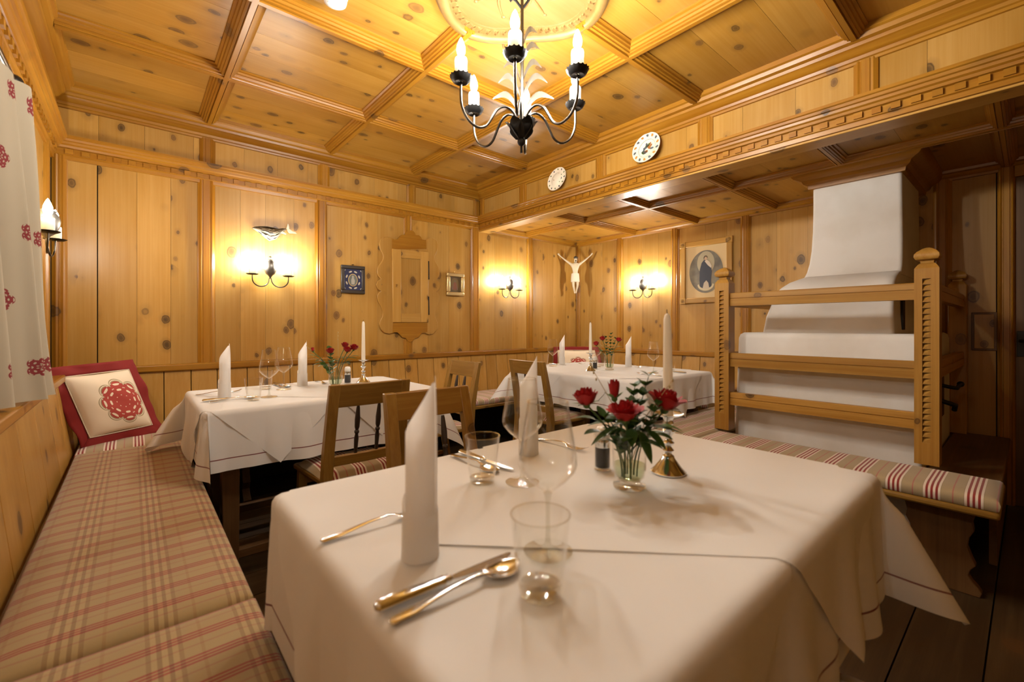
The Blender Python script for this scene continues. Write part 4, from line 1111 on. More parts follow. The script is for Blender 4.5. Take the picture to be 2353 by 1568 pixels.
# plates standing on the soffit cornice
def plate(label, loc, r, floral):
    p = thing('wall_plate', label, 'plate', loc, 0, 'painted plates on the cornice')
    prof = [(.001, 0), (r*.5, .0), (r*.6, .004), (r*.66, .014), (r, .022), (r, .026), (r*.64, .018), (r*.57, .009), (r*.25, .006), (.001, .006)]
    if not floral: prof = [(.001, 0), (r*.5, .0), (r*.6, .004), (r*.66, .014), (r, .022), (r, .026), (r*.68, .018), (r*.60, .020), (r*.45, .030), (r*.2, .036), (.001, .037)]
    M = Matrix.Rotation(radians(-90+12), 4, 'Y')
    def put(m, nm, mat, sm=50):
        m.v = [tuple(M @ Vector(q)) for q in m.v]; return m.build(nm, mat, p, smooth=sm)
    put(MB().lathe(prof, 48), 'dish', ceramic)
    zr = lambda q: lerp(.0187, .0265, (q/r-.66)/.34) if q > .66*r else (.0085 if floral else lerp(.0375, .0215, q/(r*.6)))
    cols = {n: simple('plate glaze '+n, c, .2) for n, c in (('green', (.08, .13, .04)), ('ochre', (.45, .22, .06)), ('slate', (.10, .12, .14)), ('rust', (.33, .13, .04)), ('navy', (.02, .025, .06)))}
    rnd = random.Random(int(r*1000))
    def blob(q, a, s, asp, rot, col):
        cx, cy = q*cos(a), q*sin(a); m = MB(); n = 10
        m.add([(cx+s*(cos(t)*cos(rot)-asp*sin(t)*sin(rot)), cy+s*(cos(t)*sin(rot)+asp*sin(t)*cos(rot)), zr(hypot(cx, cy))+.0012) for t in [2*pi*k/n for k in range(n)]], [tuple(range(n))])
        put(m, 'glaze_motif', cols[col], None)
    nb = 14 if floral else 12
    for k in range(nb): blob(r*.84, 2*pi*k/nb, r*(.125 if floral else .085), .65, 2*pi*k/nb+.5, ('slate', 'ochre')[k % 2] if floral else ('green', 'navy')[k % 2])
    if floral:
        for k in range(15): blob(r*rnd.uniform(.12, .42), rnd.uniform(0, 6.28), r*rnd.uniform(.11, .19), .5, rnd.uniform(0, 3), rnd.choice(['green', 'slate', 'green', 'rust', 'ochre']))
        m = MB()
        m.tube([(r*.60*cos(2*pi*k/40), r*.60*sin(2*pi*k/40), .0125) for k in range(40)], .0012, 5, closed=True); put(m, 'glaze_ring', cols['green'])
    else:      # a little bird and a flower
        blob(r*.10, 2.0, r*.16, .55, 2.2, 'rust'); blob(r*.27, 2.9, r*.08, .9, 0, 'navy'); blob(r*.33, -.4, r*.20, .2, -.6, 'ochre')
        blob(r*.50, -1.7, r*.11, .9, 0, 'navy'); blob(r*.48, -2.3, r*.11, .5, 1, 'green'); blob(r*.50, -1.1, r*.11, .5, -1, 'green')
    return p
plate('smaller painted plate with a bird, leaning on the beam panelling', (XS-.030, 2.535, 2.326), .100, False)
plate('larger painted plate with a flower spray, leaning on the beam panelling', (XS-.030, 1.700, 2.329), .106, True)

# smoke detector
sd_ = thing('smoke_detector', 'round white smoke detector on the ceiling near the window wall', 'smoke detector', (.648, 1.905, 0))
MB().lathe([(.050, 2.53), (.052, 2.515), (.050, 2.508), (.046, 2.506)], 32).build('base', white_plastic, sd_, smooth=40)
MB().lathe([(.044, 2.507), (.047, 2.495), (.044, 2.482), (.030, 2.474), (.001, 2.472)], 32).build('cover', white_plastic, sd_, smooth=40)
mb = MB()
for k in range(10):
    a = 2*pi*k/10
    mb.add([(.030*cos(a-.12), .030*sin(a-.12), 2.4735), (.046*cos(a-.10), .046*sin(a-.10), 2.490), (.046*cos(a+.10), .046*sin(a+.10), 2.490), (.030*cos(a+.12), .030*sin(a+.12), 2.4735)], [(0, 1, 2, 3)])
tag(mb.build('vent_slots', simple('grey slots', (.30, .30, .29), .6), sd_), kind='stuff')

# curtain on its rod
ro_ = thing('curtain_rod', 'black iron curtain rod with ball end at the window wall', 'curtain rod', (-.300, 0, 1.925))
MB().tube([(0, .2, 0), (0, 2.16, 0)], .010, 12).build('rod', steel_dark, ro_, smooth=60)
o = MB().lathe([(.001, -.03), (.016, -.02), (.026, 0), (.020, .022), (.010, .032), (.001, .036)], 16).build('finial', iron, ro_, smooth=60)
o.rotation_euler = (-pi/2, 0, 0); o.location = (0, 2.175, 0)
MB().tube([(0, 2.08, 0), (-.055, 2.08, 0)], .008, 8).lathe([(.001, 0), (.02, .002), (.02, .008)], 14, (-.045, 2.08, 0)).build('bracket', iron, ro_, smooth=60)
def CP(i, j):
    # i along the width, j from hem (0) to heading (1); the free end stands out from the wall
    y = lerp(.95, lerp(2.235, 2.16, j), i)
    out = sstep((y-1.80)/.36)
    x = lerp(-.318, lerp(-.222, -.268, j**.7), out)
    amp = lerp(.022, lerp(.040, .028, j), out)
    ph = i*2*pi*9.5+.5*sin(2.4*j)+.4
    x += amp*sin(ph)*(.75+.25*sin(1.7*ph))+.006*sin(i*43+j*5)
    y += .016*sin(ph*1.0+1.2)*out
    z = lerp(.885, 1.885, j)+(.014*cos(ph) if j > .97 else 0)
    return (max(x, XL+.03), y, z)
ARC = [0.0]
for k_ in range(240): ARC.append(ARC[-1]+hypot(*(CP((k_+1)/240, .4)[q]-CP(k_/240, .4)[q] for q in (0, 1))))
ct = MB().grid(CP, 240, 40, lambda i, j: (ARC[round(i*240)], j*1.0)).build('curtain', curtain_m, smooth=180)
tag(ct, 'cream curtain printed with red crests, hanging in folds on the window wall', 'curtain')

# pillows
def pillow(label, tl, tr, br, bl, puff, print_at, pr_r, fl=.045, drop=0):
    """cream square cushion with a wide red velvet flange, given by the corners of its cream face"""
    tl, tr, br, bl = (Vector(p) for p in (tl, tr, br, bl))
    nrm = (tr-bl).cross(tl-br); nrm.normalize()
    if nrm.dot(Vector((0, 0, 1.1))-(tl+br)/2) < 0 and nrm.dot(-(tl+br)/2) < 0: nrm = -nrm
    ctr = (tl+tr+br+bl)/4
    t = thing('pillow', label, 'pillow', ctr, 0, 'red-edged rosette pillows')
    w = ((tr-tl).length+(br-bl).length)/2
    def S(u, v): return bl*(1-u)*(1-v)+br*u*(1-v)+tl*(1-u)*v+tr*u*v
    def P(side):
        def f(i, j):
            e = 1-abs(2*i-1)**3.2; g = 1-abs(2*j-1)**3.2
            h = puff*(max(0, e*g)**.55)*side+.0035*sin(11*i+5*j)*sin(9*j)*(e*g)
            pin = 1-.10*(1-abs(2*j-1))*abs(2*i-1)**4*.5
            uu = .5+(i-.5)*(1-.05*(1-(2*j-1)**2)); vv = .5+(j-.5)*(1-.05*(1-(2*i-1)**2))
            return S(uu, vv)+nrm*h-ctr
        return f
    UV = lambda i, j: ((i-print_at[0])*w/pr_r, (j-print_at[1])*w/pr_r)
    MB().grid(P(1), 34, 34, UV).build('cover_front', pillow_print, t, smooth=180)
    MB().grid(P(-.7), 20, 20).build('cover_back', velvet, t, smooth=180)
    k = fl/w
    def Fl(i, j):
        a = i*4; sd = int(a) % 4; f = a-int(a) if i < 1 else 0
        uu, vv = ((f, 0), (1, f), (1-f, 1), (0, 1-f))[sd]
        ou, ov = .5+(uu-.5)*(1+2*k*j), .5+(vv-.5)*(1+2*k*j)
        if j < .01: ou, ov = .5+(uu-.5)*.97, .5+(vv-.5)*.97
        wv_ = (.011*sin(f*9+sd*2)+.006*sin(f*21+sd))*j
        return S(ou, ov)+nrm*(wv_-.004)-ctr
    MB().grid(Fl, 96, 4).build('flange', velvet, t, smooth=180, solid=.006)
    MB().tube([S(.5+(uu-.5)*.985, .5+(vv-.5)*.985)+nrm*.004-ctr for uu, vv in [(f/12, 0) for f in range(12)]+[(1, f/12) for f in range(12)]+[(1-f/12, 1) for f in range(12)]+[(0, 1-f/12) for f in range(12)]], .0028, 6, closed=True).build('piping', simple('cream piping', (.60, .50, .36), .8), t, smooth=60)
    return t
pillow('red-edged cream pillow with a red rosette in the corner behind the plaid bench', (-.275, 3.20, .862), (-.02, 3.44, .869), (.089, 3.42, .528), (-.178, 3.27, .520), .055, (.60, .50), .112, .050)
pillow('red-edged cream pillow in the far niche corner behind the table', (3.735, 3.565, .845), (4.045, 3.265, .845), (4.02, 3.16, .49), (3.68, 3.50, .49), .055, (.52, .52), .105, .048)
# ------------------------------------------------------------------ things on the tables
TZ = .7735
GW, GT, GN, GF, GK, GS = 'wine glasses', 'water tumblers', 'folded napkins', 'forks', 'knives', 'spoons'
def wine(label, x, y):
    t = thing('wine_glass', label, 'wine glass', (x, y, TZ), 0, GW)
    MB().lathe([(.0, .0), (.037, .0), (.0375, .0015), (.034, .003), (.012, .006), (.005, .012), (.0038, .025), (.0036, .06), (.0040, .078), (.0065, .090), (.001, .094)], 32).build('stem_and_foot', glass_thick, t, smooth=60)
    pr = [(.002, .090), (.012, .096), (.030, .111), (.0425, .126), (.0450, .135), (.0440, .148), (.0395, .175), (.0345, .205), (.0312, .230)]
    pr2 = [(max(r-.0011, .001), z+.0008) for r, z in reversed(pr)]
    MB().lathe(pr+[(.0308, .2306)]+pr2, 40).build('bowl', glass, t, smooth=60)
    MB().tube([(.0308*cos(2*pi*k/40), .0308*sin(2*pi*k/40), .2303) for k in range(40)], .0008, 6, closed=True).build('rim', glass_thick, t, smooth=60)
    return t
def tumbler(label, x, y):
    t = thing('tumbler', label, 'glass', (x, y, TZ), 0, GT)
    pr = [(.0245, .0), (.0275, .004), (.0290, .014), (.0325, .045), (.0370, .085), (.0390, .104)]
    pr2 = [(.0376, .1042), (.0356, .085), (.0312, .045), (.0275, .020), (.022, .016), (.001, .0155)]
    MB().lathe(pr+pr2, 40).build('glass_wall', glass, t, smooth=60)
    MB().lathe([(.001, .0005), (.0235, .0005), (.0268, .004), (.0278, .0135), (.020, .0150), (.001, .0148)], 32).build('glass_base', glass_thick, t, smooth=60)
    MB().tube([(.0383*cos(2*pi*k/40), .0383*sin(2*pi*k/40), .1042) for k in range(40)], .0009, 6, closed=True).build('rim', glass_thick, t, smooth=60)
    return t
def napkin(label, x, y, rz, h=.272):
    """napkin rolled into a tall spike with a slanted tip and a turned cuff"""
    t = thing('napkin', label, 'napkin', (x, y, TZ), rz, GN)
    turns = 1.35
    def P(i, j):
        a = 2*pi*turns*i
        r = .0245-.0040*i+.0012*sin(3*a)
        top = h*(1-.30*((1-cos(a))/2)**.9)*(1-.05*i)
        z = top*j
        tp = max(0, z/h-.68)/.32
        return (r*cos(a)*(1-.18*tp)+.003*tp, r*sin(a)*(1-.55*tp*tp), z)
    MB().grid(P, 96, 24).build('roll', napkin_m, t, smooth=180)
    def C(i, j):
        a = 2*pi*1.15*i+.8; r = .0268+.0012*i+.0008*sin(2*a)
        z = lerp(.0, lerp(.105, .058, i)+.012*sin(a), j)
        return (r*cos(a)*(1-.05*j), r*sin(a)*(1-.05*j), z)
    MB().grid(C, 60, 10).build('cuff', napkin_m, t, smooth=180)
    return t
def sec(s, w, th, z, x=0, n=10):
    return [(s, x+w*cos(2*pi*k/n), z+th*sin(2*pi*k/n)) for k in range(n)]
def fork(label, x, y, rz):
    t = thing('fork', label, 'fork', (x, y, TZ), rz, GF)
    MB().loft([sec(0, .002, .001, .0026), sec(.003, .0075, .0016, .0026), sec(.03, .0078, .0016, .004), sec(.08, .0045, .0018, .011), sec(.115, .0030, .0020, .013), sec(.128, .004, .0016, .011), sec(.140, .0115, .0012, .006), sec(.158, .0125, .0011, .0035)]).build('handle', silver, t, smooth=50)
    for k in range(4):
        o = -.0096+.0064*k
        MB().loft([sec(.154, .0026, .0011, .0040, o, 6), sec(.17, .0022, .0010, .0034, o, 6), sec(.19, .0017, .0009, .007, o, 6), sec(.202, .0006, .0006, .0125, o*.96, 6)]).build('tine', silver, t, smooth=50)
    return t
def knife(label, x, y, rz):
    t = thing('knife', label, 'knife', (x, y, TZ), rz, GK)
    MB().loft([sec(0, .004, .003, .0062), sec(.004, .0105, .0060, .0066), sec(.05, .0105, .0060, .0066), sec(.088, .0075, .0048, .0062), sec(.094, .0088, .0055, .0062), sec(.098, .0055, .0045, .0062), sec(.103, .0070, .0045, .0062), sec(.107, .004, .003, .006)]).build('handle', silver, t, smooth=40)
    bl = [(.106, -.005), (.125, -.009), (.16, -.0105), (.19, -.009), (.207, -.003), (.212, .003), (.205, .0055), (.17, .006), (.125, .0055), (.106, .004)]
    MB().prism(bl, 'z', .0045, .0062).build('blade', silver, t, bevel=.0005)
    return t
def spoon(label, x, y, rz):
    t = thing('spoon', label, 'spoon', (x, y, TZ), rz, GS)
    MB().loft([sec(0, .002, .001, .0026), sec(.003, .0075, .0016, .0026), sec(.03, .0078, .0016, .004), sec(.08, .0045, .0018, .010), sec(.12, .0030, .0020, .012), sec(.134, .0040, .0018, .010), sec(.144, .006, .0012, .0078)]).build('handle', silver, t, smooth=50)
    def P(i, j):
        s = lerp(.139, .200, i); w = .0215*sin(pi*min(.985, i*.94+.05))**.7; q = 2*j-1
        return (s, w*q, .0085-.0068*(1-q*q)*sin(pi*i)**.8-.0025*sin(pi*i))
    MB().grid(P, 18, 10).build('bowl', silver, t, smooth=180, solid=.0012)
    return t
def candlestick(label, x, y):
    t = thing('candlestick', label, 'candlestick', (x, y, TZ), 0, 'silver candlesticks')
    MB().lathe([(.001, 0), (.040, 0), (.0405, .003), (.037, .006), (.030, .014), (.020, .027), (.014, .036), (.013, .040), (.007, .045)], 36).build('foot', silver, t, smooth=45)
    MB().lathe([(.007, .044), (.009, .048), (.013, .053), (.009, .058), (.006, .062), (.012, .067), (.014, .071), (.008, .076), (.006, .082), (.010, .090), (.015, .096), (.0165, .099), (.009, .104), (.007, .109), (.0125, .116), (.0105, .124), (.0125, .129), (.0135, .134)], 28).build('baluster', silver, t, smooth=45)
    MB().lathe([(.010, .131), (.026, .134), (.034, .138), (.0345, .140), (.026, .137), (.012, .1355), (.001, .135)], 32).build('drip_tray', silver, t, smooth=45)
    return t
def candle(label, x, y, lean=0):
    t = thing('taper_candle', label, 'candle', (x, y, TZ+.1365), 0, 'white taper candles')
    m = MB(); secs = []
    for z, r in ((0, .0118), (.03, .0118), (.12, .0105), (.20, .0090), (.226, .0082), (.236, .0060), (.240, .0025)):
        secs.append([(lean*z+r*cos(2*pi*k/20), r*sin(2*pi*k/20), z) for k in range(20)])
    m.loft(secs).build('wax_body', wax, t, smooth=50)
    MB().tube([(lean*.238, 0, .238), (lean*.246, .001, .246), (lean*.249+.002, .002, .2495)], .0011, 6).build('wick', wick, t)
    return t
def salt(label, x, y):
    t = thing('pepper_shaker', label, 'pepper shaker', (x, y, TZ), 0, 'pepper shakers')
    MB().lathe([(.0195, 0), (.0212, .002), (.0212, .082), (.0205, .086), (.020, .0865), (.0190, .080), (.0186, .006), (.001, .005)], 32).build('jar', glass, t, smooth=50)
    MB().lathe([(.0012, .007), (.0170, .007), (.0176, .010), (.0176, .050), (.016, .053), (.001, .054)], 24).build('pepper', pepper_m, t, smooth=50)
    MB().lathe([(.0182, .0545), (.0186, .056), (.0186, .072), (.0182, .0735)], 28).build('steel_band', silver, t, smooth=50)
    MB().lathe([(.0170, .074), (.0182, .078), (.0172, .094), (.0125, .102), (.001, .104)], 28).build('cap', simple('frosted cap', (.75, .73, .68), .25, .0), t, smooth=50)
    return t
def vase(label, x, y, wz=.05, k=1.0):
    t = thing('flower_vase', label, 'vase', (x, y, TZ), 0, 'glass vases')
    pr = [(.026, .017), (.0325, .024), (.0345, .040), (.0355, .075), (.0375, .105), (.0415, .126)]
    pr2 = [(max(r-.0015, .001), z+.001) for r, z in reversed(pr)]
    MB().lathe([(r*k, z*k) for r, z in pr+[(.0408, .1268)]+pr2+[(.001, .0175)]], 36).build('glass_wall', glass, t, smooth=60)
    MB().lathe([(r*k, z*k) for r, z in [(.001, .0005), (.034, .0005), (.0355, .003), (.034, .0075), (.022, .010), (.0185, .0135), (.023, .0168), (.001, .017)]], 36).build('foot', glass_thick, t, smooth=60)
    MB().lathe([(r*k, z*k) for r, z in [(.001, .0195), (.024, .0195), (.0305, .026), (.0325, .040), (.0332, wz), (.001, wz)]], 32).build('water', water_m, t, smooth=60)
    return t

def petal(mb, c, ax, a0, r, open_, h, w):
    """one cupped petal: curved sheet around axis ax at azimuth a0"""
    ax = ax.normalized(); q = ax.orthogonal().normalized(); p = ax.cross(q)
    n, m = 6, 5; o = len(mb.v)
    for i in range(n+1):
        f = i/n
        wid = w*(sin(pi*(f*.80+.10))**.75)
        rr = r*(.42+.58*f**.45)+open_*f*f*r*1.3
        z = h*(f-(open_*.55*max(0, f-.7)/.3*.5))
        for j in range(m+1):
            g = j/m*2-1
            a = a0+g*wid
            rj = rr*(1-.05*g*g)+.0012*sin(7*g+a0*3)*f
            zj = z-h*.10*g*g*f
            mb.v.append(tuple(c+(q*cos(a)+p*sin(a))*rj+ax*zj))
    for i in range(n):
        for j in range(m):
            b = o+i*(m+1)+j; mb.f.append((b, b+m+1, b+m+2, b+1))
def leaf_mesh(mb, base, d, ln, wd, up=Vector((0, 0, 1)), droop=.3):
    d = d.normalized(); s = d.cross(up)
    if s.length < 1e-3: s = Vector((1, 0, 0))
    s.normalize(); n_ = s.cross(d); o = len(mb.v); n = 6
    for i in range(n+1):
        f = i/n; w = wd*(sin(pi*min(1, f**.8*.97+.015))**.8)
        c = base+d*(ln*f)-n_*0+Vector((0, 0, -droop*ln*f*f))
        for g in (-1, 0, 1):
            mb.v.append(tuple(c+s*(w*g)+n_*(.18*w*abs(g))))
    for i in range(n):
        for j in range(2):
            b = o+i*3+j; mb.f.append((b, b+3, b+4, b+1))
def rose(label, group, foot, c, r, open_, leaves, seed):
    """cut rose: bloom centre c, stem down to foot in the vase; leaves = [(fraction, azimuth, length)]"""
    rnd = random.Random(seed); c = Vector(c); foot = Vector(foot)
    t = thing('rose', label, 'rose', foot, 0, group); cc = c-foot
    out = Vector((cc.x, cc.y, 0)); ax = (Vector((0, 0, 1))*1.0+out*(3.0 if open_ > .3 else 1.5)).normalized()
    bl = MB(); base = cc-ax*r*.75
    rings = [(3, .22, 0, 1.35), (4, .42, .03, 1.35), (5, .64, .08, 1.28), (5, .84, .22*open_+.04, 1.15), (6, .98, .52*open_, .98)] if open_ > .2 else [(3, .22, 0, 1.8), (4, .42, .0, 1.75), (5, .60, .05, 1.6)]
    for k, (n, q, op, h) in enumerate(rings):
        for i in range(n):
            m = MB(); petal(m, base, ax, 2*pi*i/n+k*.7+rnd.uniform(-.12, .12), r*q, op, r*h*1.15, 1.1 if n < 5 else .85)
            m.build('petal', petal_m, t, smooth=180)
    m = MB(); m.ball(base-ax*r*.05, r*.34, 10, 6)
    for i in range(5):
        a = 2*pi*i/5; q = ax.orthogonal().normalized(); p = ax.cross(q); dd = (q*cos(a)+p*sin(a))*1.0+ax*(.9 if open_ < .2 else .25)
        leaf_mesh(m, base+(q*cos(a)+p*sin(a))*r*.25, dd, r*1.15, r*.24, ax, .1)
    m.build('calyx', leaf2_m, t, smooth=180)
    st = []
    for i in range(13):
        f = i/12; bend = Vector((out.x, out.y, 0))*(f**2.2); st.append(Vector((bend.x, bend.y, base.z*f)))
    st[-1] = base
    MB().tube(st, [.0022]*13, 6).build('stem', stem_m, t, smooth=60)
    for f, az, ln in leaves:
        p = st[int(f*12)]; d = Vector((cos(az), sin(az), .35))
        m = MB(); m.tube([p, p+d*ln*.35], .0011, 5); leaf_mesh(m, p+d*ln*.33, d, ln, ln*.30, Vector((0, 0, 1)), rnd.uniform(.15, .5))
        m.build('leaf', leaf_m if rnd.random() < .7 else leaf2_m, t, smooth=180)
    return t
def sprig(label, group, foot, tip, nleaf, ll, seed, mat=None):
    rnd = random.Random(seed); foot = Vector(foot); tip = Vector(tip)-foot
    t = thing('foliage_sprig', label, 'greenery', foot, 0, group); st = []
    for i in range(11):
        f = i/10; st.append(Vector((tip.x*f**1.8, tip.y*f**1.8, tip.z*f)))
    MB().tube(st, [.0018-.0009*i/10 for i in range(11)], 5).build('stem', stem_m, t, smooth=60)
    proto = None
    for k in range(nleaf):
        f = lerp(.42, 1.0, (k//2)/max(1, nleaf//2-1)); p = st[min(10, int(f*10))]; az = k*pi+rnd.uniform(-.4, .4)+k*.55
        m = MB(); leaf_mesh(m, p, Vector((cos(az), sin(az), .9)), ll*(1.1-.3*f), ll*.28, Vector((0, 0, 1)), rnd.uniform(0, .3))
        m.build('leaf', mat or leaf_m, t, smooth=180)
    return t
def twig(label, group, pts, r=.0012):
    t = thing('dry_twig', label, 'twig', pts[0], 0, group); b = Vector(pts[0])
    P_ = [Vector(p)-b for p in pts]
    MB().tube(P_, [r*(1-.5*i/(len(P_)-1)) for i in range(len(P_))], 5).build('stalk', twig_m, t, smooth=60)
    m = MB()
    for i in range(3): m.ball(P_[-1]*(1-.07*i)+Vector((.002, 0, 0)), .0022, 6, 4, 1.8)
    m.build('buds', twig_m, t, smooth=60)
    return t

# big front table -------------------------------------------------------------
fork('fork lying left of the largest napkin on the biggest table', .228, .738, 0)
napkin('tall spike napkin standing nearest the camera on the biggest table', .330, .600, radians(-48), .272)
knife('knife lying beside the spoon nearest the camera', .222, .515, radians(-2))
spoon('spoon lying in front of the knife nearest the camera', .226, .484, radians(0))
tumbler('water tumbler nearest the camera on the biggest table', .400, .412)
wine('wine glass just behind the nearest tumbler', .486, .484)
tumbler('water tumbler in front of the chair facing the camera', .588, .790)
wine('wine glass whose bowl covers the second napkin of the biggest table', .658, .735)
napkin('spike napkin seen through the wine glass on the biggest table', .817, .888, radians(-40), .268)
fork('fork pointing towards the camera beside the second napkin of the biggest table', .935, .995, radians(-86))
knife('knife at the far table edge behind the second tumbler', .680, 1.012, radians(-88))
spoon('spoon at the far table edge behind the second tumbler', .650, 1.012, radians(-90))
vase('glass vase of large red roses on the biggest table', .815, .564, .050)
salt('pepper shaker touching the vase of large red roses', .866, .676)
candlestick('silver candlestick right of the large red roses', .966, .560)
candle('tall white taper candle right of the large red roses', .966, .560, -.02)
VX, VY = .815, .564; gR = 'large red roses in the front vase'
def vp(dr, df, z): return (VX+.7604*dr+.6494*df, VY-.6494*dr+.7604*df, z)
ft = lambda a: (VX+.016*cos(a), VY+.016*sin(a), TZ+.022)
rose('half-open red rose leaning furthest left out of the front vase', gR, ft(2.5), vp(-.094, .005, .968), .024, .28, [(.80, 2.2, .045), (.62, 2.9, .055)], 1)
rose('wide red rose at the front centre of the front vase', gR, ft(3.9), vp(-.023, -.052, .948), .026, .85, [(.72, 3.6, .05), (.6, 5.0, .055), (.66, -.4, .05)], 2)
rose('closed red rosebud standing upright in the front vase', gR, ft(1.2), vp(-.026, .03, .975), .021, .0, [(.8, 1.5, .04), (.62, .6, .05)], 3)
rose('full red rose leaning right in front of the taper candle', gR, ft(0), vp(.080, .0, .962), .029, .75, [(.72, -.9, .06), (.58, -.2, .055), (.6, -1.4, .05)], 4)
sprig('boxwood sprig rising highest from the front vase', gR, ft(.4), vp(.048, .02, 1.010), 40, .032, 5)
sprig('boxwood sprig behind the front centre rose', gR, ft(.9), vp(.020, .03, .985), 36, .032, 6)
sprig('short boxwood sprig under the full red rose', gR, ft(5.6), vp(.052, -.03, .955), 30, .030, 7)
m_ = thing('foliage_sprig', 'broad dark leaves draped over the rim of the front vase', 'greenery', (VX, VY, TZ+.1), 0, gR)
for (dr, df, z, ddr, ddf, dz, ln) in ((.035, -.02, .035, 1, .0, -.10, .075), (-.03, -.02, .035, -1, -.1, -.55, .065), (.010, -.038, .030, .35, -.4, -1.0, .062), (-.040, .0, .040, -1, .2, -.1, .05), (.03, -.03, .03, .5, -.6, -.5, .05), (-.005, -.036, .035, -.2, -.8, -.5, .045)):
    m = MB(); b0 = RV*dr+FV*df+Vector((0, 0, z)); d0 = RV*ddr+FV*ddf+Vector((0, 0, dz))
    m.tube([(0, 0, -.03), b0], .0013, 5); leaf_mesh(m, b0, d0, ln, ln*.27, Vector((0, 0, 1)), .12); m.build('leaf', leaf_m, m_, smooth=180)
sprig('leafy sprig at the heart of the front vase', gR, ft(2.9), vp(.005, -.01, .945), 22, .040, 8)
sprig('leafy sprig left under the furthest left rose', gR, ft(3.1), vp(-.055, -.005, .925), 16, .040, 9)
twig('pale dry stalk crossing behind the left rose', gR, [vp(0, .01, TZ+.04), vp(-.02, .03, .93), vp(-.075, .05, 1.03)])
twig('pale dry stalk crossing in front of the taper candle', gR, [vp(0, 0, TZ+.04), vp(.035, -.01, .93), vp(.085, -.02, 1.005)])

# table beside the corner pillow ------------------------------------------------
fork('fork left of the first napkin on the corner-pillow table', .238, 2.715, radians(4))
napkin('spike napkin nearest the corner pillow', .340, 2.560, radians(-40), .262)
knife('knife on the table edge towards the plaid bench', .240, 2.46, radians(4))
spoon('spoon beside the knife on the corner-pillow table', .262, 2.425, radians(5))
tumbler('water tumbler in front on the corner-pillow table', .430, 2.365)
wine('wine glass in front on the corner-pillow table', .507, 2.425)
tumbler('water tumbler at the back of the corner-pillow table', .556, 2.740)
wine('wine glass at the back of the corner-pillow table', .628, 2.660)
napkin('spike napkin near the small bouquet on the corner-pillow table', .752, 2.765, radians(-35), .262)
knife('knife at the wall side of the corner-pillow table', .640, 2.93, radians(-90))
spoon('spoon at the wall side of the corner-pillow table', .670, 2.93, radians(-90))
fork('fork beside the small bouquet on the corner-pillow table', .870, 2.925, radians(-88))
vase('glass vase of small red roses on the corner-pillow table', .868, 2.545, .055, 1.08)
salt('pepper shaker behind the vase on the corner-pillow table', .985, 2.680)
candlestick('silver candlestick on the corner-pillow table', 1.082, 2.680)
candle('white taper candle on the corner-pillow table', 1.082, 2.680)
VX, VY = .868, 2.545; gB = 'small red roses on the corner-pillow table'
rose('rosebud leaning far left over the corner-pillow table', gB, ft(2.5), vp(-.128, .0, .985), .013, .0, [(.85, 2.6, .05), (.7, 2.0, .055), (.6, 2.8, .06)], 11)
rose('left red rose standing in the small bouquet', gB, ft(3.5), vp(-.018, -.03, .985), .020, .4, [(.7, 3.9, .06), (.6, 3.0, .06), (.75, 5, .05)], 12)
rose('topmost red rose of the small bouquet', gB, ft(1.2), vp(.042, .03, 1.015), .019, .35, [(.7, .4, .05), (.6, 1.4, .055)], 13)
rose('lower right red rose of the small bouquet', gB, ft(5), vp(.075, -.02, .992), .020, .5, [(.75, -.6, .06), (.6, -1.2, .06)], 14)
rose('outermost right red rose of the small bouquet', gB, ft(0), vp(.102, .01, 1.003), .021, .6, [(.8, -.4, .055), (.65, .2, .05)], 15)
sprig('leafy sprig in the small bouquet', gB, ft(2), vp(-.05, .03, .990), 16, .042, 16)
sprig('leafy sprig bending left under the rosebud', gB, ft(3), vp(-.09, -.02, .93), 12, .045, 17, leaf2_m)
twig('thin dry twig rising from the small bouquet', gB, [vp(0, 0, TZ+.03), vp(.015, 0, .95), vp(.012, .0, 1.085)])
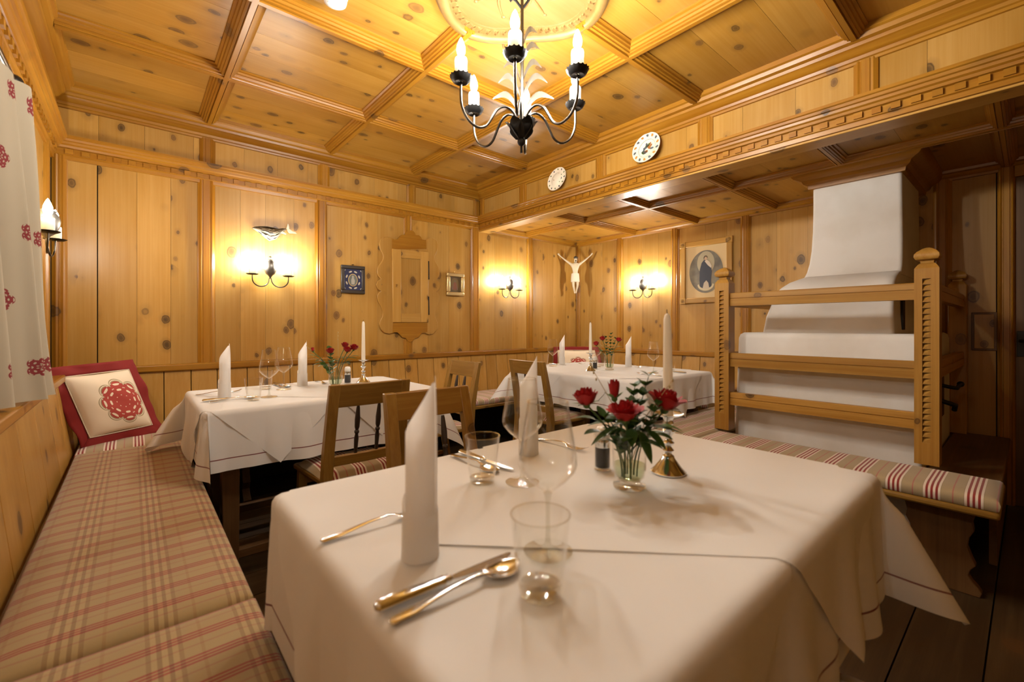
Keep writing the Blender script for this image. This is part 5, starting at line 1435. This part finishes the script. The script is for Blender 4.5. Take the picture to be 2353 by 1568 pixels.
twig('pale dry twig bending left of the small bouquet', gB, [vp(0, 0, TZ+.04), vp(-.08, 0, .935), vp(-.165, .0, 1.01)])

# niche table ------------------------------------------------------------------
tumbler('water tumbler at the left end of the niche table', 2.770, 2.800)
wine('wine glass at the left end of the niche table', 2.775, 2.705)
napkin('spike napkin towards the back wall on the niche table', 2.985, 2.790, radians(-35), .27)
fork('fork right of the back napkin on the niche table', 3.10, 2.83, radians(-85))
knife('knife left of the back napkin on the niche table', 2.88, 2.85, radians(-92))
candlestick('silver candlestick on the niche table', 2.690, 2.215)
candle('white taper candle on the niche table', 2.690, 2.215)
salt('pepper shaker behind the candlestick on the niche table', 2.830, 2.285)
wine('wine glass behind the roses of the niche table', 3.020, 2.420)
tumbler('water tumbler behind the roses of the niche table', 3.120, 2.450)
vase('glass vase of red roses on the niche table', 2.880, 2.180, .045)
napkin('spike napkin towards the oval picture on the niche table', 3.230, 2.245, radians(-50), .265)
fork('fork beside the right napkin on the niche table', 3.370, 2.130, radians(178))
wine('wine glass at the stove end of the niche table', 2.935, 1.822)
tumbler('water tumbler at the stove end of the niche table', 3.140, 1.800)
knife('knife at the stove end of the niche table', 3.075, 1.64, radians(86))
fork('fork at the stove end of the niche table', 2.780, 1.66, radians(88))
VX, VY = 2.880, 2.180; gD = 'red roses on the niche table'
rose('left red rose in the niche bouquet, beside the candle', gD, ft(2.5), vp(-.110, -.02, .985), .022, .3, [(.8, 2.5, .05), (.62, 2.2, .05)], 21)
rose('upper red rose in the niche bouquet', gD, ft(1.5), vp(-.055, .0, 1.025), .022, .4, [(.75, 2, .05), (.6, 3, .05)], 22)
rose('right red rose in the niche bouquet', gD, ft(0), vp(.075, .0, 1.015), .022, .5, [(.8, -.5, .05), (.62, -1, .055)], 23)
sprig('leafy sprig topping the niche bouquet', gD, ft(.5), vp(.012, .0, 1.055), 26, .032, 24)
sprig('leafy sprig leaning right in the niche bouquet', gD, ft(.2), vp(.050, .0, 1.02), 20, .03, 25)
sprig('leafy sprig leaning left in the niche bouquet', gD, ft(2.2), vp(-.03, -.01, 1.03), 20, .03, 26)
